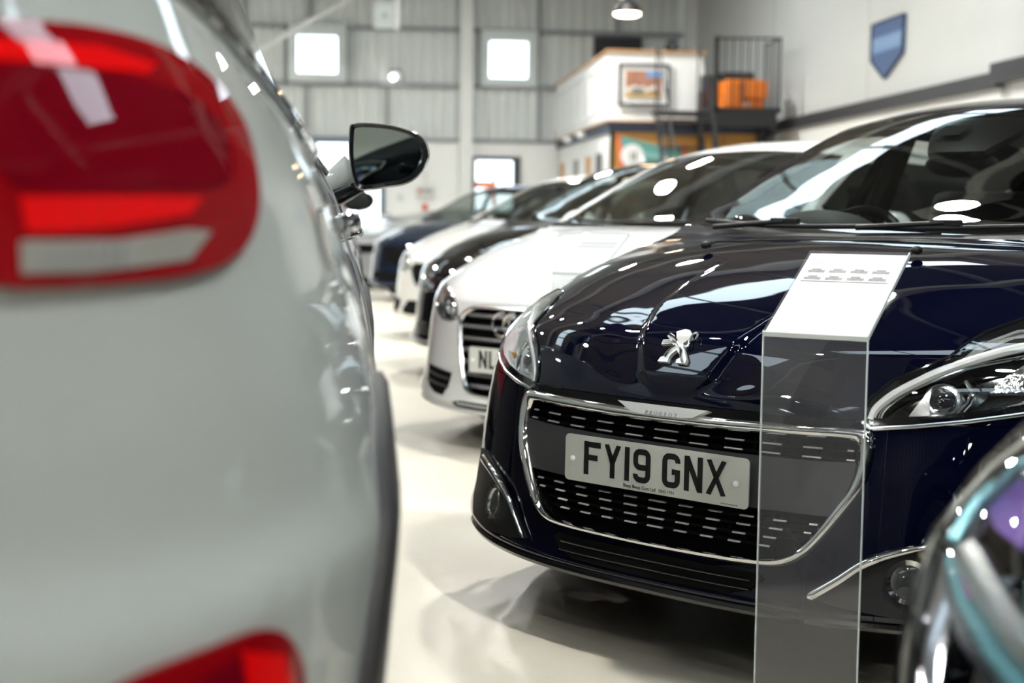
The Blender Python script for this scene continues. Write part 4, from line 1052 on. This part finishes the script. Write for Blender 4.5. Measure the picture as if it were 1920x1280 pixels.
# cream white hatchback with the angular grille
S_LENS = [(.45, .600), (.56, .565), (.66, .575), (.72, .62), (.73, .70), (.66, .725), (.54, .690)]
SB = Body(adapt(1.02, .650, roof=.99))
cream = pbr('cream_white_paint', (.74, .73, .68), .35, 0., 1.)
seat_ = make_car(SB, 'hatchback_car', 'cream white hatchback with an angular dark grille, fourth in the row behind the black hatchback', 'car', (.693, 11.745), RZ, cream, lamp_hole=shrink(S_LENS, .9), ws=1.02, res=.5)
SB.patch(full([(0, .640), (.38, .640), (.42, .60), (.36, .50), (.30, .46), (0, .455)]), .004, .05).build('grille', void, seat_, smooth=180)
SB.strip(full([(0, .645), (.385, .645), (.43, .60), (.365, .495), (.305, .452), (0, .448)]), .006, .006, 0, closed=True).build('grille_frame', satin, seat_)
SB.patch(full([(0, .33), (.42, .33), (.50, .25), (.46, .215), (0, .21)]), .004, .05).build('lower_grille', void, seat_, smooth=180)
for sd in (-1, 1):
    lamp_patch(SB, seat_, S_LENS, sd, satin, [(.58, .63, .04, chrome), (.66, .655, .035, chrome)])
    X = lambda p: [(sd * a, b) for a, b in (p if sd > 0 else p[::-1])]
    SB.patch(X([(.56, .32), (.74, .345), (.78, .30), (.72, .205), (.60, .20)]), .004, .04).build('corner_vent', void, seat_, smooth=180)
mirrors(seat_, cream, .93, 1.50, 1.0); cabin(seat_, seats=False)

# dark blue hatchback and, past it, a silver one
BB = Body(adapt(1.04, .68, roof=1.03))
blu = make_car(BB, 'hatchback_car', 'dark blue hatchback standing after the gap, beyond the cream white hatchback', 'car', (.547, 17.345), RZ, blue_paint, ws=1.04, res=.45)
BB.patch(full([(0, .66), (.36, .66), (.40, .60), (.34, .46), (0, .45)]), .004, .05).build('grille', void, blu, smooth=180)
for sd in (-1, 1): lamp_patch(BB, blu, S_LENS, sd, dark_chrome, [(.58, .63, .04, chrome)])
BB.patch(full([(0, .36), (.60, .365), (.64, .27), (0, .25)]), .004, .05).build('lower_grille', void, blu, smooth=180)
mirrors(blu, blue_paint, .95, 1.50, 1.02); cabin(blu, seats=False)
GB = Body(adapt(1.02, .66, roof=.38))
slv = make_car(GB, 'low_car', 'low silver car at the far end of the row, mostly hidden behind others', 'car', (.08, 20.4), RZ, silver_paint, ws=1.02, res=.4)
GB.patch(full([(0, .64), (.36, .64), (.38, .58), (.34, .52), (0, .51)]), .004, .05).build('grille', void, slv, smooth=180)
for sd in (-1, 1): lamp_patch(GB, slv, S_LENS, sd, satin, [(.58, .63, .04, chrome)])
mirrors(slv, silver_paint); cabin(slv, seats=False)

# the next car towards the camera: only its lamp corner shows
N_LENS = [(.46, .600), (.56, .575), (.70, .560), (.80, .550), (.864, .545), (.870, .60), (.870, .70), (.862, .738), (.846, .775), (.82, .81), (.77, .83), (.70, .815), (.62, .785), (.55, .72), (.49, .66)]
KB = Body(adapt(1.02, .64))
nx = make_car(KB, 'hatchback_car', 'black car corner with a large clear headlight in the near bottom right', 'car', (.861, .472), RZ, black_paint, lamp_hole=shrink(N_LENS, .93), ws=1.02, res=.8)
for sd in (-1, 1):
    X = lambda p: [(sd * a, b) for a, b in (p if sd > 0 else p[::-1])]
    L_ = X(N_LENS)
    hl = KB.patch(L_, -.09, .04).build('headlight', black_gloss, nx, smooth=60)
    KB.ring(L_, L_, [(0, 0.), (0, -.012)]).build('lamp_rim', chrome, hl, smooth=60)
    KB.ring(L_, shrink(L_, .90), [(0, -.004), (.5, -.010), (1, -.03)]).build('lamp_wall', film_lens, hl, smooth=60)
    KB.patch(X([(.755, .738), (.81, .742), (.838, .752), (.818, .784), (.775, .778)]), -.016, .02, depth=.02).build('violet_sheen', violet_mat, hl, smooth=60)  # iridescent sheen put in as solid violet, teal and magenta pieces
    KB.strip(X([(.83, .712), (.78, .690), (.72, .665), (.62, .630), (.52, .60)]), .019, -.020, 0).build('light_blade', satin, hl)
    KB.strip(X([(.842, .700), (.80, .672), (.74, .645), (.66, .615)]), .009, -.010, 0).build('blade_edge', teal_mat, hl)
    KB.strip(X([(.845, .682), (.79, .648), (.73, .62), (.66, .595)]), .012, -.016, 0).build('lower_blade', film_lens, hl)
    KB.strip(X([(.850, .715), (.846, .748), (.825, .785), (.78, .805), (.72, .798)]), .007, -.008, 0).build('upper_sheen', teal_mat, hl)
    KB.strip(X([(.725, .79), (.712, .75), (.715, .715), (.70, .68)]), .008, -.008, 0).build('inner_sheen', teal_mat, hl)
    KB.patch(X([(.79, .690), (.835, .705), (.838, .690), (.80, .672)]), -.006, .02, depth=.006).build('magenta_sheen', pbr('magenta_sheen', (.45, .10, .40), .3, .6, 1.) if sd < 0 else MATS['magenta_sheen'], hl, smooth=60)  # magenta piece of the painted sheen
    c_ = KB.pt(sd * .60, .68, -.05); n_ = (KB.pt(sd * .60, .68, 0) - c_) / .05
    MB().lathe([(.05, 0), (.045, .01), (.02, -.01), (0, -.02)], 24, c_, n_).build('reflector', chrome, hl)
    KB.patch(L_, .002, .03).build('lens', lens_glass, hl, smooth=180)
    KB.strip(L_, .004, .0, 0, closed=True).build('lens_edge', clear_lamp, hl)
KB.patch(full([(0, .56), (.38, .56), (.40, .50), (.34, .40), (0, .39)]), .004, .05).build('grille', void, nx, smooth=180)
mirrors(nx, black_paint, .93, 1.50); cabin(nx, seats=False)

# ------------------------------------------------------------------ acrylic stands with a sheet of car details, one in front of each bonnet
def info_stand(px, py, z0, rz, label, paper_label, fine=True):
    """px, py: middle of the fold; z0: height of the fold"""
    t = thing('display_stand', label, 'display stand', (px, py, 0), rz, 'acrylic stands in front of the cars')
    w_ = .107; th = .004; run, rise = .255, .150
    MB().box(-w_, w_, -th, 0, .004, z0).build('upright', acrylic, t, smooth=0)
    for sx in (-1, 1): MB().box(sx * w_ - .0012, sx * w_ + .0012, -th - .0006, .0006, .004, z0 + .004).build('upright_edge', acrylic_edge, t, smooth=0)
    L = math.hypot(run, rise); a = math.atan2(rise, run); M = Matrix.Translation((0, -.001, z0)) @ Matrix.Rotation(a, 4, 'X')
    MB().box(-w_, w_, -.004, L + .012, -.004, -.001, M).build('rest', acrylic, t, smooth=0)
    MB().box(-w_, w_, -.004, L + .012, .003, .005, M).build('cover', acrylic, t, smooth=0)
    MB().box(w_ - .001, w_ + .002, -.004, L + .012, -.004, .005, M).build('rest_edge', acrylic_edge, t, smooth=0)
    MB().box(-w_, w_, -.006, -.003, -.006, .005, M).build('fold_edge', acrylic_edge, t, smooth=0)
    MB().box(-w_, w_, -.16, .12, 0, .004).build('base', acrylic, t, smooth=0)
    s = MB().box(-.104, .104, .002, L + .006, .0002, .0014, M).build('info_sheet', paper, None, smooth=0)
    s.location = (px, py, 0); s.rotation_euler = (0, 0, rz); tag(s, paper_label, 'info sheet', 'sheets of car details on the stands')
    def on(x0, x1, y0, y1, nm, m):
        MB().box(x0, x1, y0, y1, .0014, .0018, M).build(nm, m, s, smooth=0)
    rows = ((L - .050, L - .073), (L - .078, L - .101))
    if fine:
        mb = MB()
        for r0, r1 in rows:
            for i in range(4):
                x0 = -.088 + i * .046
                # a small printed car: body and cabin
                mb.box(x0, x0 + .036, r1 + .004, r1 + .013, .0014, .0018, M); mb.box(x0 + .007, x0 + .027, r1 + .013, r1 + .019, .0014, .0018, M)
        mb.build('car_pictures', pbr('picture_grey', (.36, .35, .33), .6, noise=.5, nscale=120), s, smooth=0)
        mb = MB(); random.seed(3)
        for i in range(16):
            y = L - .118 - i * .0095; x = -.09
            while x < .085 and i % 5 != 4:
                l_ = random.uniform(.012, .05) if i < 4 else .17
                mb.box(x, min(.09, x + l_), y, y + .0018, .0014, .0017, M); x += l_ + .012
        for y in (L - .022, L - .033): mb.box(-.09, -.05, y, y + .003, .0014, .0017, M).box(.05, .09, y, y + .003, .0014, .0017, M)
        mb.build('text_lines', pbr('print_pale_grey', (.66, .67, .68), .6), s, smooth=0)
        on(-.092, .092, rows[1][1] - .004, rows[1][1] - .0015, 'rule', paper_dark)
    else:
        for r0, r1 in rows: on(-.088, .088, r1, r1 + .016, 'car_pictures', paper_grey)
    return t
SZ = math.radians(-37.5)
info_stand(.902, 2.717, .811, SZ, 'clear acrylic stand in front of the navy hatchback', 'white sheet with small car pictures on the stand by the navy hatchback')
info_stand(.885, 5.687, .815, SZ, 'acrylic stand in front of the white hatchback with rings', 'white sheet above the bonnet of the white hatchback with rings', False)
info_stand(1.029, 8.237, .82, SZ, 'acrylic stand in front of the black hatchback', 'white sheet above the bonnet of the black hatchback', False)
info_stand(.88, 10.62, .86, SZ, 'acrylic stand in front of the cream white hatchback', 'white sheet above the bonnet of the cream white hatchback', False)
SUV_R = [  # z, half width, rear y, front y
 (.24,.85,.97,5.15),(.38,.905,.88,5.25),(.52,.940,.845,5.28),(.64,.945,.838,5.28),(.715,.948,.843,5.27),(.745,.945,.866,5.26),(.768,.942,.888,5.25),(.80,.939,.896,5.24),(.86,.929,.902,5.22),(.93,.912,.91,5.15),
 (1.00,.889,.915,4.95),(1.06,.873,.925,4.60),(1.11,.848,.94,4.20),(1.155,.826,.96,3.95),(1.20,.796,.985,3.85),(1.26,.768,1.03,3.75),(1.33,.738,1.09,3.62),(1.42,.705,1.15,3.45),
 (1.51,.650,1.24,3.15),(1.57,.57,1.38,2.9),(1.605,.42,1.65,2.6),(1.615,.2,1.9,2.4)]
SUV_X = -.91
from functools import lru_cache
@lru_cache(maxsize=200000)
def suv_row(z): return tuple(hermite([r[0] for r in SUV_R], [r[1:] for r in SUV_R], np.array([float(z)]))[0])
def suv_pt(q, z, off=0.):
    """q 0..1 rear quarter from the middle to the side, 1..2 the side, 2..3 the front quarter; z height"""
    def raw(q, z):
        a, yr, yf = suv_row(round(float(z), 5))
        n = 2.8; Lr = .9; Lf = min(1.1, (yf - yr) * .4)
        if q <= 1:
            t = q * PI / 2; x = a * math.sin(t) ** (2 / n); y = yr + Lr * (1 - math.cos(t) ** (2 / n))
        elif q <= 2:
            x = a; y = yr + Lr + (yf - Lf - yr - Lr) * (q - 1)
        else:
            t = (3 - q) * PI / 2; x = a * math.sin(t) ** (2 / n); y = yf - Lf * (1 - math.cos(t) ** (2 / n))
        return np.array((x, y, z))
    p = raw(q, z)
    if off:
        e = 4e-3; d1 = raw(min(3, q + e), z) - raw(max(0, q - e), z); d2 = raw(q, z + e) - raw(q, z - e)
        nn = np.cross(d1, d2); nn /= np.linalg.norm(nn); p = p + nn * off
    return p

# ------------------------------------------------------------------ sport utility cars on the left, seen from behind
def lay(fn, poly, off, step=.03, depth=0., xs=1.):
    """polygon in the two parameters of fn, filled finely and laid on fn's surface; depth closes its edge back to the body"""
    bm = bmesh.new(); bm.faces.new([bm.verts.new((p[0], p[1], 0)) for p in poly])
    for ax, st in ((0, step * xs), (1, step)):
        lo, hi = min(p[ax] for p in poly), max(p[ax] for p in poly); k_ = math.floor(lo / st) * st + st
        while k_ < hi:
            co = (k_, 0, 0) if ax == 0 else (0, k_, 0); no = (1, 0, 0) if ax == 0 else (0, 1, 0)
            bmesh.ops.bisect_plane(bm, geom=bm.verts[:] + bm.edges[:] + bm.faces[:], plane_co=co, plane_no=no); k_ += st
    bm.verts.index_update(); mb = MB(); mb.v = [tuple(fn(v.co.x, v.co.y, off)) for v in bm.verts]; mb.f = [tuple(v.index for v in f.verts) for f in bm.faces]
    mp = {}
    if depth:
        for e in bm.edges:
            if len(e.link_faces) != 1: continue
            for v in e.verts:
                if v.index not in mp: mp[v.index] = len(mb.v); mb.v.append(tuple(fn(v.co.x, v.co.y, off - depth)))
            a, b = e.verts[0].index, e.verts[1].index; mb.f.append((a, b, mp[b], mp[a]))
    bm.free(); return mb
def q_of(y, z):
    lo, hi = 0., 3.
    for _ in range(36):
        m = (lo + hi) / 2
        if suv_pt(m, z)[1] < y: lo = m
        else: hi = m
    return (lo + hi) / 2
def by_y(sd):
    def f(y, z, off):
        p = suv_pt(q_of(y, z), z, off); return (sd * p[0], p[1], p[2])
    return f
def by_q(sd):
    def f(q, z, off):
        p = suv_pt(q, z, off); return (sd * p[0], p[1], p[2])
    return f
WY = (1.78, 4.42)
def make_suv(label, loc, paint, fine=True):
    root = thing('sport_utility_car', label, 'car', (loc[0], loc[1], 0))
    qs = np.concatenate([np.linspace(0, 1, 49 if fine else 17), np.linspace(1, 2, 61 if fine else 21)[1:], np.linspace(2, 3, 31 if fine else 13)[1:]])
    zs = np.array(sorted(set(np.round(np.concatenate([np.linspace(.24, 1.6, 69 if fine else 35), [1.615]]), 4))))
    P = np.array([[suv_pt(q, z) for z in zs] for q in qs]); nq, nz = len(qs), len(zs)
    body = MB(); tail = MB(); screen = MB(); wins = []
    for sd in (-1, 1):
        o = len(body.v); V = [(sd * p[0], p[1], p[2]) for p in P.reshape(-1, 3)]
        win = MB(); win.v = [(0, 0, 0)] * o + V; wins.append(win)
        for m_ in (body, tail, screen): m_.v += V
        for i in range(nq - 1):
            for j in range(nz - 1):
                f = (o + i * nz + j, o + (i + 1) * nz + j, o + (i + 1) * nz + j + 1, o + i * nz + j + 1)
                c_ = (P[i, j] + P[i + 1, j + 1]) / 2; q = (qs[i] + qs[i + 1]) / 2
                if sd < 0: f = f[::-1]
                if q > .8 and any((c_[1] - w_) ** 2 + (c_[2] - .37) ** 2 < .40 ** 2 for w_ in WY) and c_[0] > .7: continue
                y = c_[1]
                if 1.14 + .14 * (max(0, 2.25 - y) / .8) ** 2 < c_[2] < 1.53 and .80 < q < 2.02 and y < 3.66 - (c_[2] - 1.15) * 1.2 and y > 1.50: win.f.append(f)
                elif 1.19 < c_[2] < 1.52 and q < .50: tail.f.append(f)
                elif 1.19 < c_[2] < 1.56 and q > 2.35: screen.f.append(f)
                else: body.f.append(f)
    def clean(m_):
        r = MB(); used = sorted({k_ for f in m_.f for k_ in f}); mp = {k_: i for i, k_ in enumerate(used)}
        r.v = [m_.v[k_] for k_ in used]; r.f = [tuple(mp[k_] for k_ in f) for f in m_.f]; return r
    b_ = clean(body); top = [i for i, v in enumerate(b_.v) if abs(v[2] - 1.615) < 1e-4]
    b_.v.append((0, 2.2, 1.617)); cap = len(b_.v) - 1
    top.sort(key=lambda i: math.atan2(b_.v[i][1] - 2.2, b_.v[i][0]))
    b_.f += [(top[i], top[(i + 1) % len(top)], cap) for i in range(len(top))]
    b_.build('body', paint, root, smooth=70, recalc=False)
    for win in wins: clean(win).build('side_window', dark_glass, root, smooth=180, recalc=False)
    clean(tail).build('rear_window', dark_glass, root, smooth=180, recalc=False)
    clean(screen).build('windscreen', dark_glass, root, smooth=180, recalc=False)
    MB().box(-.80, .80, 1.0, 4.95, .20, .30).build('underbody', void, root, smooth=0)
    for sd in (-1, 1):
        fy, fq = by_y(sd), by_q(sd)
        MB().tube([fy(y, 1.125 + .14 * (max(0, 2.25 - y) / .8) ** 2, .006) for y in np.linspace(1.42, 3.72, 46)], .0065, 8).build('chrome_waistline', chrome, root)
        MB().tube([fy(y, 1.145 + .14 * (max(0, 2.25 - y) / .8) ** 2, .003) for y in np.linspace(1.44, 3.70, 46)], .009, 8).build('window_seal', black_gloss, root)
        fr = [fy(3.66 - (z - 1.168) * 1.2, z, .006) for z in np.linspace(1.168, 1.54, 10)]
        MB().tube(fr, .010, 8).build('window_frame', black_gloss, root)
        MB().tube([fy(y, 1.535, .006) for y in np.linspace(1.75, 3.22, 24)], .009, 8).build('window_frame', chrome, root)
        for w_ in WY:
            th = np.linspace(-.42, PI + .42, 40); out = []
            for r, off in ((.385, -.01), (.387, .012), (.40, .016), (.455, .016), (.468, .010), (.470, -.004)):
                out.append([fy(w_ + r * math.cos(a), max(.25, .37 + r * math.sin(a)), off) for a in th])
            mb = MB(); n_ = len(th); mb.v = [p for r in out for p in r]
            for k_ in range(5):
                for i in range(n_ - 1): mb.f.append((k_ * n_ + i, k_ * n_ + i + 1, (k_ + 1) * n_ + i + 1, (k_ + 1) * n_ + i))
            mb.build('arch_cladding', cladding_black, root, smooth=50)
            wheel(root, sd * .80, w_, .36, sd)
        lay(fq, [(.02, .245), (.88, .245), (.88, .45), (.70, .47), (.02, .47)], .012, .04, .02).build('bumper_cladding', cladding_black, root, smooth=50)
        lay(fy, [(2.22, .26), (3.98, .26), (3.98, .42), (2.22, .42)], .016, .06, .02).build('sill_cladding', cladding_black, root, smooth=50)
        TL = smooth_poly([(.436, 1.15), (.438, 1.172), (.53, 1.182), (.595, 1.185), (.67, 1.179), (.725, 1.156), (.748, 1.115), (.727, 1.07), (.702, 1.027), (.668, 1.001), (.62, .986), (.55, .980), (.44, .980), (.436, 1.0)], True, 4)
        tl = lay(fq, TL, .010, .03, .03, 1.5).build('tail_light', red_lens, root, smooth=60)
        lay(fq, smooth_poly([(.462, 1.134), (.60, 1.142), (.665, 1.135), (.700, 1.112), (.690, 1.08), (.665, 1.058), (.58, 1.052), (.462, 1.052)], True, 3), .0112, .03, .0015, 1.5).build('dark_band', red_dark, tl, smooth=60)
        lay(fq, [(.465, 1.044), (.56, 1.046), (.63, 1.046), (.61, 1.032), (.52, 1.020), (.465, 1.018)], .012, .03, .002, 1.5).build('bright_band', red_bright, tl, smooth=60)
        lay(fq, [(.465, 1.160), (.58, 1.166), (.64, 1.158), (.62, 1.148), (.465, 1.144)], .012, .03, .002, 1.5).build('bright_band', red_bright, tl, smooth=60)
        rs = lay(fq, [(.460, 1.012), (.535, 1.012), (.605, 1.020), (.632, 1.018), (.60, .995), (.505, .987), (.456, .988)], .0125, .03, .003, 1.5).build('reversing_lamp', clear_lamp, tl, smooth=60)
        for k_ in range(7): MB().tube([fq(.475 + k_ * .010, .990 + k_ * .0003, .0145), fq(.477 + k_ * .010, 1.009 + k_ * .0003, .0145)], .0022, 6).build('lamp_rib', steel_grey, rs)
        LL = smooth_poly([(.455, .668), (.50, .694), (.57, .700), (.63, .698), (.665, .676), (.684, .64), (.672, .61), (.60, .60), (.455, .615)], True, 4)
        ll = lay(fq, LL, .006, .03, .02, 1.5).build('bumper_lamp', red_lens, root, smooth=60)
        lay(fq, [(.60, .69), (.65, .672), (.665, .64), (.61, .65)], .008, .02, .002, 1.5).build('bumper_reflector', red_bright, ll, smooth=60)
        lay(fq, [(.54, .675), (.60, .685), (.605, .66), (.55, .63)], .008, .02, .002, 1.5).build('bumper_bulb', red_dark, ll, smooth=60)
        for y, z in ((2.25, 1.02), (3.02, .995)):
            MB().tube([fy(y - .11, z + .004, .002), fy(y - .08, z + .006, .022), fy(y + .07, z - .002, .023), fy(y + .11, z - .004, .002)], [.010, .014, .014, .010], 12).build('door_handle', chrome, root)
        MB().tube([fy(1.95 + .0, z, .001) for z in np.linspace(.80, 1.16, 14)], .0025, 6).build('door_seam', steel_grey, root)
        MB().tube([fy(2.72, z, .001) for z in np.linspace(.40, 1.16, 20)], .0025, 6).build('door_seam', steel_grey, root)
    return root
def suv_mirror(root, sd, ox, oy, paint):
    """door mirror facing backwards; outline in metres about its middle"""
    out = [(.078 - .143, .079), (-.077, .054), (-.077, -.018), (-.068, -.067), (-.055, -.094), (-.022, -.098), (.018, -.091), (.068, -.082), (.106, -.061), (.128, -.029), (.136, 0), (.128, .031), (.109, .051), (.081, .063), (.02, .077)]
    O = smooth_poly([(sd * a, b) for a, b in out], True, 4)
    mb = MB(); rings = [(1.0, .0), (1.03, .012), (1.0, .045), (.86, .095), (.55, .135), (.2, .15)]; n_ = len(O)
    for k_, d in rings: mb.v += [(a * k_ + ox, oy + d, b * k_ + 1.205) for a, b in O]
    for r in range(len(rings) - 1):
        for i in range(n_): mb.f.append((r * n_ + i, r * n_ + (i + 1) % n_, (r + 1) * n_ + (i + 1) % n_, (r + 1) * n_ + i))
    mb.f.append(tuple((len(rings) - 1) * n_ + i for i in range(n_)))
    m_ = mb.build('door_mirror', paint, root, smooth=60)
    rim = MB(); pr = [(1.0, .0), (.985, -.006), (.89, -.004), (.85, .012)]
    for k_, d in pr: rim.v += [(a * k_ + ox, oy + d, b * k_ + 1.205) for a, b in O]
    for r in range(3):
        for i in range(n_): rim.f.append((r * n_ + i, r * n_ + (i + 1) % n_, (r + 1) * n_ + (i + 1) % n_, (r + 1) * n_ + i))
    rim.build('mirror_rim', black_gloss, m_, smooth=60)
    g = MB(); G_ = [(a * .865, b * .865) for a, b in O]
    g.v = [(a, 0, b) for a, b in G_] + [(0, 0, 0)]; g.f = [(i, (i + 1) % n_, n_) for i in range(n_)]
    gg = g.build('mirror_glass', mirror_mat, m_, smooth=0)
    gg.location = (ox, oy + .004, 1.205); gg.rotation_euler = (math.radians(5), 0, math.radians(sd * 7))
    MB().tube([(ox - sd * .07, oy + .05, 1.165), (ox - sd * .13, oy + .04, 1.125), (ox - sd * .24, oy + .03, 1.115)], [.042, .032, .05], 14).build('mirror_arm', paint, m_)
    MB().tube([(ox - sd * .05, oy + .06, 1.125), (ox - sd * .12, oy + .05, 1.09), (ox - sd * .22, oy + .04, 1.07)], [.028, .035, .05], 14).build('mirror_base', black_gloss, m_)
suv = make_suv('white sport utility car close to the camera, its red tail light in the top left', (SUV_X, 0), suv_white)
suv_mirror(suv, 1, .061 - SUV_X, 3.90, suv_white); suv_mirror(suv, -1, -(.061 - SUV_X), 3.90, suv_white)
red_paint = pbr('dark_red_paint', (.16, .008, .012), .3, 0., 1.)
suv2 = make_suv('dark red sport utility car ahead of the white one, only its black door mirror showing', (SUV_X - .01, 5.35), red_paint, False)
for sd in (-1, 1):
    m_ = MB().ball((sd * .93, 3.90, 1.135), .112, 18, 12, (1.0, .5, .64)).build('door_mirror', black_gloss, suv2)
    MB().lathe([(0, 0), (.06, .0), (.065, .01)], 20, (sd * .93, 3.848, 1.135), (0, -1, 0)).build('mirror_glass', dark_glass, m_)
    MB().tube([(sd * .76, 3.93, 1.09), (sd * .88, 3.92, 1.11)], .03, 10).build('mirror_arm', black_gloss, m_)
